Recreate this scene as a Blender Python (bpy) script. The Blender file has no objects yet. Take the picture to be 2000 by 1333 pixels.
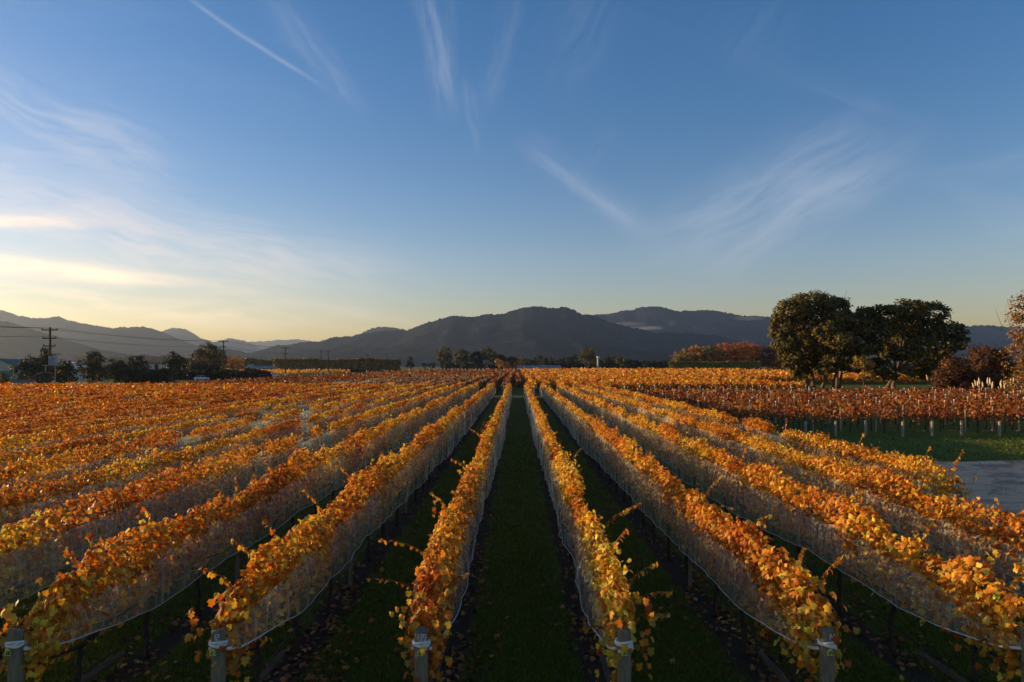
import bpy, math, random
import numpy as np
from mathutils import Vector
R = math.radians
scene = bpy.context.scene
COL = scene.collection

# ------------------------------------------------------------------ camera, sky, sun, exposure
F, VX, VY, CH = 1333.0, 1010.5, 714.0, 4.7        # focal length and vanishing point (2000 px wide picture), eye height
cam_d = bpy.data.cameras.new('camera')
cam = bpy.data.objects.new('camera', cam_d); COL.objects.link(cam)
cam.location = (0, 0, CH); cam.rotation_euler = (R(90), 0, 0)
cam_d.sensor_width = 36.0; cam_d.lens = 24.0
cam_d.shift_x = -10.5/2000; cam_d.shift_y = 47.5/2000
cam_d.clip_start = 0.1; cam_d.clip_end = 60000
scene.camera = cam

SUN_AZ, SUN_EL = R(-74), R(7.2)                    # azimuth from the view axis (+Y), negative = to the left
SKY_STRENGTH = 0.116
SUN_STRENGTH = 5.0
EXPOSURE = 0.66

world = bpy.data.worlds.new('World'); scene.world = world
world.use_nodes = True
world.cycles.sampling_method = 'MANUAL'; world.cycles.sample_map_resolution = 512

class NT:
    """small helper to write node trees"""
    def __init__(s, tree): s.t = tree; s.n = tree.nodes; s.l = tree.links
    def node(s, typ, **kw):
        n = s.n.new(typ)
        for k, v in kw.items(): setattr(n, k, v)
        return n
    def put(s, sock, v):
        if isinstance(v, bpy.types.NodeSocket): s.l.new(v, sock)
        elif v is not None: sock.default_value = v
    def m(s, op, a, b=None, c=None, clamp=False):
        n = s.node('ShaderNodeMath', operation=op, use_clamp=clamp)
        s.put(n.inputs[0], a)
        if b is not None: s.put(n.inputs[1], b)
        if c is not None: s.put(n.inputs[2], c)
        return n.outputs[0]
    def vm(s, op, a, b=None):
        n = s.node('ShaderNodeVectorMath', operation=op)
        s.put(n.inputs[0], a)
        if b is not None: s.put(n.inputs[1], b)
        return n.outputs[0]
    def mix(s, f, a, b, blend='MIX'):
        n = s.node('ShaderNodeMix', data_type='RGBA', blend_type=blend)
        s.put(n.inputs[0], f); s.put(n.inputs[6], a); s.put(n.inputs[7], b)
        return n.outputs[2]
    def comb(s, x, y, z):
        n = s.node('ShaderNodeCombineXYZ')
        s.put(n.inputs[0], x); s.put(n.inputs[1], y); s.put(n.inputs[2], z)
        return n.outputs[0]
    def noise(s, vec, scale=5.0, detail=3.0, rough=0.5, dist=0.0):
        n = s.node('ShaderNodeTexNoise')
        if vec is not None: s.put(n.inputs['Vector'], vec)
        n.inputs['Scale'].default_value = scale; n.inputs['Detail'].default_value = detail
        n.inputs['Roughness'].default_value = rough; n.inputs['Distortion'].default_value = dist
        return n.outputs['Fac']
    def ramp(s, f, a, b, lo=0.0, hi=1.0):
        n = s.node('ShaderNodeMapRange', interpolation_type='SMOOTHSTEP')
        s.put(n.inputs[0], f)
        for i, v in enumerate((a, b, lo, hi)): n.inputs[i+1].default_value = v
        return n.outputs[0]

def build_world():
    w = NT(world.node_tree)
    for n in list(w.n): w.n.remove(n)
    out = w.node('ShaderNodeOutputWorld'); bg = w.node('ShaderNodeBackground')
    sky = w.node('ShaderNodeTexSky', sky_type='NISHITA')
    sky.sun_disc = False
    sky.sun_elevation = SUN_EL; sky.sun_rotation = SUN_AZ
    sky.altitude = 200; sky.air_density = 1.13; sky.dust_density = 0.25; sky.ozone_density = 1.9
    hs = w.node('ShaderNodeHueSaturation'); hs.inputs['Saturation'].default_value = 1.42
    w.l.new(sky.outputs[0], hs.inputs['Color'])
    base = w.mix(1.0, hs.outputs[0], (1.11, 0.89, 1.10, 1), 'MULTIPLY')
    tc = w.node('ShaderNodeTexCoord')
    sep = w.node('ShaderNodeSeparateXYZ'); w.l.new(tc.outputs['Generated'], sep.inputs[0])
    x, y, z = sep.outputs
    az = w.m('ARCTAN2', x, y); el = w.m('ARCSINE', z)
    ae = w.comb(az, el, 0.0)
    # thin cirrus drawn out by the wind, on a layer high above the ground
    zz = w.m('ADD', w.m('MAXIMUM', z, 0.0), 0.12)
    px = w.m('DIVIDE', x, zz); py = w.m('DIVIDE', y, zz)
    lay = w.comb(w.m('ADD', w.m('MULTIPLY', px, 0.75), w.m('MULTIPLY', py, 0.28)),
                 w.m('MULTIPLY', w.m('SUBTRACT', py, w.m('MULTIPLY', px, 0.55)), 3.6), 0.0)
    veil = w.m('MULTIPLY', w.ramp(w.noise(lay, 0.55, 5, 0.55, 0.8), 0.48, 0.80), w.ramp(w.noise(ae, 2.2, 2), 0.40, 0.66))
    total = w.m('MULTIPLY', veil, 0.13)
    def ang(p):
        a = math.atan((p[0]-VX)/F); return a, math.atan((VY-p[1])/F*math.cos(a))
    warp = w.m('MULTIPLY', w.m('SUBTRACT', w.noise(ae, 7.0, 3, 0.55), 0.5), 0.05)
    def streak(p0, p1, width, s, fade=0.0, warpk=1.0, fine=26.0, lo=0.30):
        nonlocal total
        a0, e0 = ang(p0); a1, e1 = ang(p1)
        L = math.hypot(a1-a0, e1-e0); ux, uy = (a1-a0)/L, (e1-e0)/L; wd = width/F
        da = w.m('SUBTRACT', az, a0); de = w.m('SUBTRACT', el, e0)
        t = w.m('ADD', w.m('MULTIPLY', da, ux), w.m('MULTIPLY', de, uy))
        q = w.m('ADD', w.m('ADD', w.m('MULTIPLY', da, -uy), w.m('MULTIPLY', de, ux)), w.m('MULTIPLY', warp, warpk))
        along = w.m('MULTIPLY', w.ramp(t, -0.25*L, 0.25*L), w.ramp(t, 0.55*L, 1.08*L, 1.0, 0.0))
        qq = w.m('DIVIDE', q, wd)
        across = w.m('POWER', 2.718, w.m('MULTIPLY', w.m('MULTIPLY', qq, qq), -1.0))
        hair = w.ramp(w.noise(w.comb(w.m('MULTIPLY', t, 0.16), q, 3.1*s), fine*2.2, 5, 0.6, 0.3), lo, 0.78)
        total = w.m('ADD', total, w.m('MULTIPLY', w.m('MULTIPLY', along, across), w.m('MULTIPLY', hair, s)))
    streak((360, -8), (640, 175), 3.6, 0.42, warpk=0.10, lo=0.15)
    streak((540, 10), (725, 235), 26, 0.20, lo=0.15)
    streak((838, -40), (878, 245), 28, 0.36, warpk=0.6)
    streak((1010, -30), (930, 260), 22, 0.12)
    streak((1180, -20), (1060, 200), 60, 0.08)
    streak((1500, -20), (1420, 160), 70, 0.05)
    streak((915, 170), (932, 310), 10, 0.22, warpk=0.5)
    streak((-120, 130), (390, 345), 46, 0.52)
    streak((-150, 290), (380, 350), 30, 0.26)
    streak((-160, 340), (830, 570), 60, 0.42, lo=0.2)
    streak((-160, 426), (210, 438), 9, 1.0, warpk=0.12, lo=0.05)
    streak((-200, 498), (370, 550), 12, 1.1, warpk=0.12, lo=0.05)
    streak((-100, 560), (700, 640), 26, 0.40, warpk=0.4)
    streak((-120, 470), (900, 640), 24, 0.30, warpk=0.3)
    streak((1050, 300), (1300, 485), 22, 0.30, warpk=0.5, lo=0.2)
    streak((1148, 320), (1200, 235), 12, 0.16, warpk=0.5)
    streak((1290, 480), (1740, 225), 50, 0.38, warpk=0.6, lo=0.16)
    streak((1390, 515), (1840, 250), 42, 0.36, warpk=0.6, lo=0.16)
    streak((1820, 345), (2100, 290), 18, 0.12)
    fac = w.m('MINIMUM', w.m('MULTIPLY', total, 0.92), 0.9)
    low = w.ramp(el, 0.02, 0.32, 1.0, 0.0)
    sunward = w.ramp(w.m('COSINE', w.m('SUBTRACT', az, SUN_AZ)), 0.15, 0.95)
    ccol = w.mix(w.m('MULTIPLY', low, sunward), (3.4, 3.6, 4.2, 1), (12.5, 8.2, 4.6, 1))
    col = w.mix(fac, base, ccol)
    w.l.new(col, bg.inputs['Color']); bg.inputs['Strength'].default_value = SKY_STRENGTH
    w.l.new(bg.outputs[0], out.inputs['Surface'])
build_world()

sun_d = bpy.data.lights.new('sun', 'SUN'); sun = bpy.data.objects.new('sun', sun_d); COL.objects.link(sun)
sun_d.energy = SUN_STRENGTH; sun_d.angle = R(0.6); sun_d.color = (1.0, 0.69, 0.35)
SUNV = Vector((math.sin(SUN_AZ)*math.cos(SUN_EL), math.cos(SUN_AZ)*math.cos(SUN_EL), math.sin(SUN_EL)))
sun.rotation_euler = SUNV.to_track_quat('Z', 'Y').to_euler()
sun.location = (-60, 20, 60)

vs = scene.view_settings
vs.view_transform = 'Standard'; vs.look = 'None'; vs.gamma = 1.0; vs.exposure = EXPOSURE; vs.use_curve_mapping = False
scene.render.engine = 'CYCLES'
cy = scene.cycles
cy.max_bounces = 6; cy.diffuse_bounces = 2; cy.glossy_bounces = 2; cy.transmission_bounces = 4; cy.transparent_max_bounces = 24
cy.volume_bounces = 1; cy.caustics_reflective = False; cy.caustics_refractive = False
cy.use_denoising = True; cy.sample_clamp_indirect = 4.0

# ------------------------------------------------------------------ helpers
rng = np.random.default_rng(7)
random.seed(7)
def P(px, py, D):
    return np.array(((px-VX)/F*D, D, CH-(py-VY)/F*D))
def GX(px, D): return (px-VX)/F*D

def tag(o, label=None, cat=None, group=None, kind=None):
    if label: o['label'] = label
    if cat: o['category'] = cat
    if group: o['group'] = group
    if kind: o['kind'] = kind
    return o
def empty(name, loc, label, cat, group=None):
    o = bpy.data.objects.new(name, None); COL.objects.link(o)
    o.location = [float(v) for v in loc]; o.empty_display_size = 0.3
    return tag(o, label, cat, group)
def obj(name, me, parent=None, loc=(0, 0, 0), rot=None, scale=None):
    """loc is a world position (parents are never rotated)"""
    o = bpy.data.objects.new(name, me); COL.objects.link(o)
    loc = Vector([float(v) for v in loc])
    if parent is not None:
        o.parent = parent
        q = parent
        while q is not None: loc = loc - q.location; q = q.parent
    o.location = loc
    if rot is not None: o.rotation_euler = rot
    if scale is not None: o.scale = scale
    return o

def mesh_np(name, v, f, mat, col=None, smooth=False):
    """f: (M,k) int array, all faces with k corners"""
    v = np.asarray(v, np.float32); f = np.asarray(f, np.int32)
    me = bpy.data.meshes.new(name)
    M, k = f.shape
    me.vertices.add(len(v)); me.vertices.foreach_set('co', v.ravel())
    me.loops.add(M*k); me.loops.foreach_set('vertex_index', f.ravel())
    me.polygons.add(M)
    me.polygons.foreach_set('loop_start', np.arange(0, M*k, k, dtype=np.int32))
    me.update(calc_edges=True)
    if smooth: me.polygons.foreach_set('use_smooth', np.ones(M, bool))
    if col is not None:
        a = me.color_attributes.new('Col', 'FLOAT_COLOR', 'POINT')
        c = np.ones((len(v), 4), np.float32); c[:, :3] = col
        a.data.foreach_set('color', c.ravel())
    if mat is not None: me.materials.append(mat)
    return me

class MB:
    """mesh builder for boxes, tubes and polygons: ONE mesh"""
    def __init__(s): s.v = []; s.f = []
    def add(s, v, f):
        b = len(s.v); s.v += [tuple(float(c) for c in p) for p in v]; s.f += [tuple(b+i for i in q) for q in f]; return s
    def box(s, c, d, rz=0.0, taper=1.0):
        x, y, z = [k/2 for k in d]; pts = []
        for sz in (-1, 1):
            t = taper if sz > 0 else 1.0
            for sx, sy in ((-1, -1), (1, -1), (1, 1), (-1, 1)):
                X, Y = sx*x*t, sy*y*t
                pts.append((c[0]+X*math.cos(rz)-Y*math.sin(rz), c[1]+X*math.sin(rz)+Y*math.cos(rz), c[2]+sz*z))
        return s.add(pts, [(3, 2, 1, 0), (4, 5, 6, 7), (0, 1, 5, 4), (1, 2, 6, 5), (2, 3, 7, 6), (3, 0, 4, 7)])
    def tube(s, pts, rad, n=6, cap=True):
        pts = [Vector([float(c) for c in p]) for p in pts]
        if not hasattr(rad, '__len__'): rad = [rad]*len(pts)
        b = len(s.v); up = None
        for i, p in enumerate(pts):
            d = (pts[min(i+1, len(pts)-1)]-pts[max(i-1, 0)]).normalized()
            if up is None: up = Vector((0, 0, 1)) if abs(d.z) < 0.9 else Vector((0, 1, 0))
            a = d.cross(up).normalized(); c = a.cross(d).normalized(); up = c
            for k in range(n):
                t = 2*math.pi*k/n; q = p+(a*math.cos(t)+c*math.sin(t))*rad[i]; s.v.append(tuple(q))
        for i in range(len(pts)-1):
            for k in range(n):
                k2 = (k+1) % n
                s.f.append((b+i*n+k, b+i*n+k2, b+(i+1)*n+k2, b+(i+1)*n+k))
        if cap:
            s.f.append(tuple(b+k for k in range(n))[::-1]); s.f.append(tuple(b+(len(pts)-1)*n+k for k in range(n)))
        return s
    def mesh(s, name, mat, smooth=False):
        me = bpy.data.meshes.new(name); me.from_pydata(s.v, [], s.f); me.update()
        if smooth: me.polygons.foreach_set('use_smooth', np.ones(len(me.polygons), bool))
        if mat is not None: me.materials.append(mat)
        return me

class Noise1:
    def __init__(s, seed): s.t = np.random.default_rng(seed).uniform(-1, 1, 4096)
    def __call__(s, x):
        x = np.asarray(x, float)+1000.0; i = np.floor(x).astype(int); f = x-i; f = f*f*(3-2*f)
        return s.t[i % 4096]*(1-f)+s.t[(i+1) % 4096]*f
def fbm1(nz, x, octs=4, g=0.5):
    r = 0; a = 1.0
    for o in range(octs): r = r+a*nz(np.asarray(x)*2**o+17.3*o); a *= g
    return r
class Noise2:
    def __init__(s, seed): s.t = np.random.default_rng(seed).uniform(-1, 1, (256, 256))
    def __call__(s, x, y):
        x = np.asarray(x, float)+512; y = np.asarray(y, float)+512
        i = np.floor(x).astype(int); j = np.floor(y).astype(int); f = x-i; g = y-j
        f = f*f*(3-2*f); g = g*g*(3-2*g); t = s.t
        a = t[i % 256, j % 256]*(1-f)+t[(i+1) % 256, j % 256]*f
        b = t[i % 256, (j+1) % 256]*(1-f)+t[(i+1) % 256, (j+1) % 256]*f
        return a*(1-g)+b*g
def ordinal(n):
    w = ['', 'first', 'second', 'third', 'fourth', 'fifth', 'sixth', 'seventh', 'eighth', 'ninth', 'tenth', 'eleventh', 'twelfth']
    if n < len(w): return w[n]
    return '%d%s' % (n, 'th' if 10 <= n % 100 <= 20 else {1: 'st', 2: 'nd', 3: 'rd'}.get(n % 10, 'th'))

# ------------------------------------------------------------------ materials
def new_mat(name):
    m = bpy.data.materials.new(name); m.use_nodes = True
    t = NT(m.node_tree)
    for n in list(t.n): t.n.remove(n)
    out = t.node('ShaderNodeOutputMaterial')
    return m, t, out
def bsdf(t, col, rough=0.8, spec=0.3, metal=0.0):
    b = t.node('ShaderNodeBsdfPrincipled'); t.put(b.inputs['Base Color'], col); t.put(b.inputs['Roughness'], rough)
    b.inputs['Specular IOR Level'].default_value = spec; b.inputs['Metallic'].default_value = metal
    return b
def bump(t, b, h, strength=0.4, dist=0.02):
    n = t.node('ShaderNodeBump'); n.inputs['Strength'].default_value = strength; n.inputs['Distance'].default_value = dist
    t.l.new(h, n.inputs['Height']); t.l.new(n.outputs[0], b.inputs['Normal'])
def plain(name, c1, c2=None, scale=6.0, rough=0.8, spec=0.3, metal=0.0, bmp=0.0, stretch=None):
    m, t, out = new_mat(name)
    c2 = c2 or tuple(k*0.65 for k in c1)
    tc = t.node('ShaderNodeTexCoord').outputs['Object']
    if stretch: tc = t.vm('MULTIPLY', tc, stretch)
    n = t.noise(tc, scale, 4, 0.6)
    b = bsdf(t, t.mix(t.ramp(n, 0.3, 0.7), (*c1, 1), (*c2, 1)), rough, spec, metal)
    if bmp: bump(t, b, n, bmp, 0.02)
    t.l.new(b.outputs[0], out.inputs['Surface']); return m
def leaf_mat(name, trans=0.42, rough=0.5, spec=0.25, tint=(1.0, 0.9, 0.6)):
    m, t, out = new_mat(name)
    a = t.node('ShaderNodeAttribute', attribute_name='Col')
    b = bsdf(t, a.outputs['Color'], rough, spec)
    tr = t.node('ShaderNodeBsdfTranslucent'); t.l.new(t.mix(1.0, a.outputs['Color'], (*tint, 1), 'MULTIPLY'), tr.inputs['Color'])
    mx = t.node('ShaderNodeMixShader'); mx.inputs[0].default_value = trans
    t.l.new(b.outputs[0], mx.inputs[1]); t.l.new(tr.outputs[0], mx.inputs[2]); t.l.new(mx.outputs[0], out.inputs['Surface'])
    return m
M = {}
M['leaf'] = leaf_mat('vine_leaf')
M['tree_leaf'] = leaf_mat('tree_leaf', 0.25, 0.6, 0.2, (1, 1, 0.7))
M['grass_blade'] = leaf_mat('grass_blade', 0.2, 0.6, 0.15, (1, 1, 0.6))
M['dead_leaf'] = leaf_mat('fallen_leaf', 0.1, 0.7, 0.2)
M['post'] = plain('weathered_post', (0.24, 0.205, 0.13), (0.13, 0.115, 0.08), 9, 0.9, 0.1, bmp=0.5, stretch=(3, 3, 0.35))
M['post_pale'] = plain('pale_post', (0.44, 0.36, 0.25), (0.26, 0.205, 0.14), 9, 0.9, 0.1, bmp=0.3, stretch=(3, 3, 0.4))
M['rail'] = plain('brace_wood', (0.16, 0.11, 0.07), (0.09, 0.065, 0.045), 7, 0.9, 0.1, bmp=0.4, stretch=(2, 0.3, 2))
M['bark'] = plain('vine_bark', (0.075, 0.055, 0.04), (0.035, 0.028, 0.022), 18, 0.95, 0.1, bmp=0.8, stretch=(2, 2, 0.5))
M['tree_bark'] = plain('tree_bark', (0.22, 0.15, 0.10), (0.09, 0.06, 0.045), 2.5, 0.95, 0.1, bmp=0.6, stretch=(2, 2, 0.4))
M['cane'] = plain('cane', (0.22, 0.11, 0.045), (0.13, 0.065, 0.03), 12, 0.7, 0.2)
M['wire'] = plain('wire_steel', (0.28, 0.28, 0.28), None, 3, 0.5, 0.4, 0.6)
M['drip'] = plain('drip_tube', (0.015, 0.015, 0.015), None, 3, 0.5, 0.3)
M['pole'] = plain('power_pole', (0.10, 0.065, 0.042), (0.06, 0.042, 0.03), 2, 0.9, 0.1, stretch=(2, 2, 0.3))
M['white'] = plain('white_paint', (0.75, 0.75, 0.72), (0.62, 0.62, 0.58), 3, 0.6, 0.3)
M['white_cap'] = plain('white_cap', (0.8, 0.8, 0.78), None, 3, 0.25, 0.5)
M['car_white'] = plain('car_white', (0.75, 0.76, 0.78), (0.7, 0.71, 0.73), 1, 0.25, 0.6)
M['car_blue'] = plain('car_blue', (0.10, 0.14, 0.22), None, 1, 0.3, 0.5)
M['glass'] = plain('car_glass', (0.02, 0.025, 0.03), None, 1, 0.08, 0.6)
M['tyre'] = plain('tyre', (0.02, 0.02, 0.02), None, 5, 0.9, 0.1)
M['tag'] = plain('row_tag', (0.62, 0.66, 0.16), (0.5, 0.55, 0.14), 20, 0.5, 0.4)
M['ink'] = plain('tag_ink', (0.03, 0.035, 0.02), None, 20, 0.7, 0.1)
M['chalk'] = plain('painted_number', (0.78, 0.78, 0.76), (0.45, 0.45, 0.42), 60, 0.8, 0.1)
M['steel_blue'] = plain('transformer', (0.40, 0.44, 0.48), (0.3, 0.33, 0.36), 2, 0.6, 0.3)
M['roof_green'] = plain('roof_green', (0.10, 0.13, 0.10), None, 1, 0.6, 0.3)
M['shed_green'] = plain('shed_wall', (0.16, 0.23, 0.21), None, 1, 0.8, 0.2)
M['cream'] = plain('cream_wall', (0.55, 0.52, 0.42), (0.45, 0.42, 0.34), 1, 0.8, 0.2)
M['rust_roof'] = plain('rust_roof', (0.17, 0.08, 0.05), None, 1, 0.8, 0.2)
M['dark_red'] = plain('dark_red_wall', (0.10, 0.03, 0.025), None, 1, 0.8, 0.2)
M['fence'] = plain('fence_board', (0.22, 0.22, 0.23), (0.14, 0.14, 0.15), 3, 0.9, 0.1, stretch=(2, 2, 0.3))
M['tin'] = plain('tin_roof', (0.21, 0.225, 0.22), (0.16, 0.175, 0.17), 0.5, 0.5, 0.4)
M['tarp'] = plain('blue_tarp', (0.02, 0.05, 0.22), None, 1, 0.6, 0.3)
M['plume'] = plain('pampas_plume', (0.75, 0.60, 0.36), (0.6, 0.45, 0.25), 4, 0.9, 0.1)
M['window'] = plain('window_glass', (0.03, 0.035, 0.04), None, 1, 0.1, 0.5)

def net_material():
    m, t, out = new_mat('bird_netting')
    tc = t.node('ShaderNodeTexCoord').outputs['Object']
    fold = t.noise(t.vm('MULTIPLY', tc, (5.0, 5.0, 0.5)), 1.6, 4, 0.6)
    strand = t.noise(t.vm('MULTIPLY', tc, (1.0, 1.4, 9.0)), 9.0, 3, 0.6)
    op = t.m('ADD', t.m('MULTIPLY', t.ramp(fold, 0.42, 0.76), 0.34), t.m('ADD', 0.15, t.m('MULTIPLY', t.ramp(strand, 0.5, 0.8), 0.10)))
    d = t.node('ShaderNodeBsdfDiffuse'); d.inputs['Color'].default_value = (0.80, 0.80, 0.58, 1)
    tr = t.node('ShaderNodeBsdfTranslucent'); tr.inputs['Color'].default_value = (0.72, 0.75, 0.54, 1)
    a = t.node('ShaderNodeMixShader'); a.inputs[0].default_value = 0.4
    t.l.new(d.outputs[0], a.inputs[1]); t.l.new(tr.outputs[0], a.inputs[2])
    tp = t.node('ShaderNodeBsdfTransparent')
    mx = t.node('ShaderNodeMixShader'); t.l.new(op, mx.inputs[0])
    t.l.new(tp.outputs[0], mx.inputs[1]); t.l.new(a.outputs[0], mx.inputs[2]); t.l.new(mx.outputs[0], out.inputs['Surface'])
    return m
M['net'] = net_material()
M['hem'] = plain('net_hem', (0.80, 0.76, 0.68), (0.66, 0.62, 0.56), 8, 0.8, 0.1)

def ground_material():
    m, t, out = new_mat('meadow_ground')
    pos = t.node('ShaderNodeNewGeometry').outputs['Position']
    sp = t.node('ShaderNodeSeparateXYZ'); t.l.new(pos, sp.inputs[0])
    big = t.noise(pos, 0.06, 4, 0.6); mid = t.noise(pos, 0.9, 4, 0.6); fine = t.noise(pos, 22, 4, 0.7)
    g = t.mix(t.ramp(mid, 0.35, 0.7), (0.100, 0.122, 0.013, 1), (0.13, 0.135, 0.02, 1))
    g = t.mix(t.ramp(fine, 0.45, 0.75, 0, 0.7), g, (0.062, 0.070, 0.010, 1))
    g = t.mix(t.ramp(big, 0.55, 0.75, 0, 0.5), g, (0.11, 0.095, 0.028, 1))
    # bare strip kept free of grass under each trellis of the netted block
    u = t.m('ABSOLUTE', t.m('SUBTRACT', t.m('PINGPONG', t.m('ADD', sp.outputs[0], ROW_OFF), ROW_S/2.0), 0.0))
    under = t.ramp(t.m('ADD', u, t.m('MULTIPLY', t.m('SUBTRACT', mid, 0.5), 0.5)), 0.18, 0.42, 1.0, 0.0)
    inblock = t.m('MULTIPLY', t.m('LESS_THAN', sp.outputs[1], 480.0), t.m('LESS_THAN', sp.outputs[0], 12.2))
    g = t.mix(t.m('MULTIPLY', under, inblock), g, t.mix(fine, (0.040, 0.028, 0.017, 1), (0.085, 0.055, 0.03, 1)))
    rut = t.m('MULTIPLY', t.ramp(t.m('ABSOLUTE', t.m('SUBTRACT', u, 0.62)), 0.05, 0.17, 1.0, 0.0), t.ramp(mid, 0.42, 0.62))
    g = t.mix(t.m('MULTIPLY', t.m('MULTIPLY', rut, inblock), 0.55), g, (0.13, 0.10, 0.04, 1))
    b = bsdf(t, g, 0.95, 0.1)
    bump(t, b, t.m('ADD', fine, t.m('MULTIPLY', mid, 2.0)), 0.8, 0.05)
    t.l.new(b.outputs[0], out.inputs['Surface']); return m
ROW_S = 2.4
def row_x(k):               # k = 1, 2 ... to the right of the central alley, -1, -2 ... to the left
    return ROW_S*(k-0.474) if k > 0 else ROW_S*(k+0.526)
ROW_OFF = 0.474*ROW_S
M['ground'] = ground_material()

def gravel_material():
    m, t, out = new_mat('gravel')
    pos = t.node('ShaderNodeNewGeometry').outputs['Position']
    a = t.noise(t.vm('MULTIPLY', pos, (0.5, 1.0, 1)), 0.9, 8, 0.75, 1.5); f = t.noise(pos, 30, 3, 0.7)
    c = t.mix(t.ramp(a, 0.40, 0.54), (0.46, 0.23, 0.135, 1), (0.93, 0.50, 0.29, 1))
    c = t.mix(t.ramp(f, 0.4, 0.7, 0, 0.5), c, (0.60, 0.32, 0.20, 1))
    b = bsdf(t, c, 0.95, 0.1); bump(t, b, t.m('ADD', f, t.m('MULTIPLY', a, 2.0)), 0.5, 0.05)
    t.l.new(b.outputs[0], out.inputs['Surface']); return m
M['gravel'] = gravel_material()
M['road'] = plain('asphalt', (0.055, 0.055, 0.055), (0.04, 0.04, 0.04), 1.5, 0.9, 0.2)
def hill_material(name, c1, c2, c3):
    m, t, out = new_mat(name)
    pos = t.node('ShaderNodeNewGeometry').outputs['Position']
    a = t.noise(pos, 0.004, 5, 0.6); f = t.noise(pos, 0.05, 4, 0.7)
    c = t.mix(t.ramp(a, 0.4, 0.62), (*c1, 1), (*c2, 1)); c = t.mix(t.ramp(f, 0.45, 0.7, 0, 0.8), c, (*c3, 1))
    b = bsdf(t, c, 1.0, 0.0); bump(t, b, f, 1.0, 9.0)
    t.l.new(b.outputs[0], out.inputs['Surface']); return m
M['hill'] = hill_material('forested_hill', (0.020, 0.030, 0.030), (0.034, 0.040, 0.038), (0.008, 0.012, 0.012))

# ------------------------------------------------------------------ the setting: ground, road, yard, hills
def sheet(name, pts, z, mat, label=None):
    me = bpy.data.meshes.new(name); me.from_pydata([(x, y, z) for x, y in pts], [], [tuple(range(len(pts)))]); me.update()
    me.materials.append(mat); o = obj(name, me); o['kind'] = 'structure'
    if label: o['label'] = label
    return o
sheet('ground', [(-14000, -2500), (14000, -2500), (14000, 14500), (-14000, 14500)], 0.0, M['ground'], 'dark green grass of the vineyard floor and valley plain')
sheet('road', [(-101.2, -60), (-95.6, -60), (-95.6, 900), (-101.2, 900)], 0.012, M['road'], 'narrow sealed road beside the power poles')
sheet('farm_track', [(-94, 102.6), (46, 102.6), (46, 107.6), (-94, 107.6)], 0.006, plain('track_grass', (0.16, 0.15, 0.035), (0.10, 0.11, 0.025), 0.8, 0.95, 0.1), 'mown cross track between the vine blocks')
# gravel yard with an uneven edge
e = Noise1(5)
far_edge = [(x, 33.2+0.9*float(fbm1(e, x*0.45, 4))-0.02*(x-20)) for x in np.linspace(80, 15, 40)]
left_edge = [(13.2+0.5*float(e(y*0.5+40)), y) for y in np.linspace(31.5, -3, 24)]
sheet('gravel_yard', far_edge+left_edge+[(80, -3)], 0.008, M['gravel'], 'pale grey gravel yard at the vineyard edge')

def ridge(name, label, pts, D, depth, seed, rough=1.0, mat='hill', nrow=22):
    """a mountain ridge: crest line read off as (px, py) at distance D, slopes folded into spurs"""
    n1, n2 = Noise1(seed), Noise2(seed+50)
    xs = np.array([p[0] for p in pts], float); ys = np.array([p[1] for p in pts], float)
    x = np.arange(xs[0], xs[-1]+1, 2.0)
    # smooth crest
    yv = np.interp(x, xs, ys); k = np.ones(5)/5; yv = np.convolve(np.pad(yv, 2, 'edge'), k, 'valid')
    yv = yv+rough*1.0*fbm1(n1, x/16.0, 2)
    trees_ = rough*1.8*n1(x/2.6+300)*(0.35+np.abs(n1(x/20.0+700)))/F*D
    crest = np.maximum(CH+(VY-yv)/F*D, 2.0); X = (x-VX)/F*D
    V = []
    ts = np.concatenate([np.linspace(0, 1, nrow), 1+np.linspace(0.12, 1, 8)])
    for t in ts:
        if t <= 1:
            y = D-depth*(1-t); sh = t**1.15
            spur = fbm1(n1, X/(0.10*D)+3.0*t, 3)
            yw = np.full_like(X, y)
            fold = 1-(1-t)*t*4*(0.13*(1+n2(X/(0.062*D)+seed, yw/(0.050*D)))+0.07*(1+n2(X/(0.026*D), yw/(0.022*D)+seed))+0.03*(1+n2(X/(0.010*D), yw/(0.010*D))))
            h = crest*sh*fold+(trees_ if t > 0.985 else 0.35*np.roll(trees_, int(t*997) % 50)*t); yy = y+0.02*depth*spur*(1-t)
            Xr = X*(1-0.06*(1-t))
        else:
            yy = D+depth*(t-1)*0.8+0*X; h = crest*(1-(t-1)**1.2); Xr = X*(1+0.05*(t-1))
        V.append(np.stack([Xr, yy+0*X, h-0.5*(t == 0)-0.5*(t >= 2)], 1))
    V = np.array(V); nr, nc = V.shape[:2]
    i = np.arange(nr*nc).reshape(nr, nc)
    f = np.stack([i[:-1, :-1], i[:-1, 1:], i[1:, 1:], i[1:, :-1]], -1).reshape(-1, 4)
    o = obj(name, mesh_np(name, V.reshape(-1, 3), f, M[mat], smooth=True)); o['kind'] = 'structure'; o['label'] = label
    return o
ridge('hill', 'long forested mountain with a flat-topped summit behind the central alley',
      [(480, 712), (490, 700), (505, 688), (540, 676), (575, 672), (620, 667), (637, 664), (650, 659), (682, 657), (712, 651), (740, 648), (797, 645), (825, 634), (850, 626), (869, 620), (893, 617.5), (926, 619), (950, 614),
       (980, 613.6), (998, 607), (1022, 601), (1040, 599.5), (1079, 602), (1103, 601), (1118, 604.6), (1133, 611.5), (1160, 617), (1190, 630), (1235, 640), (1280, 650), (1340, 652), (1400, 656), (1460, 670), (1540, 690), (1620, 708), (1640, 714)],
      3600, 1500, 11)
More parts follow.
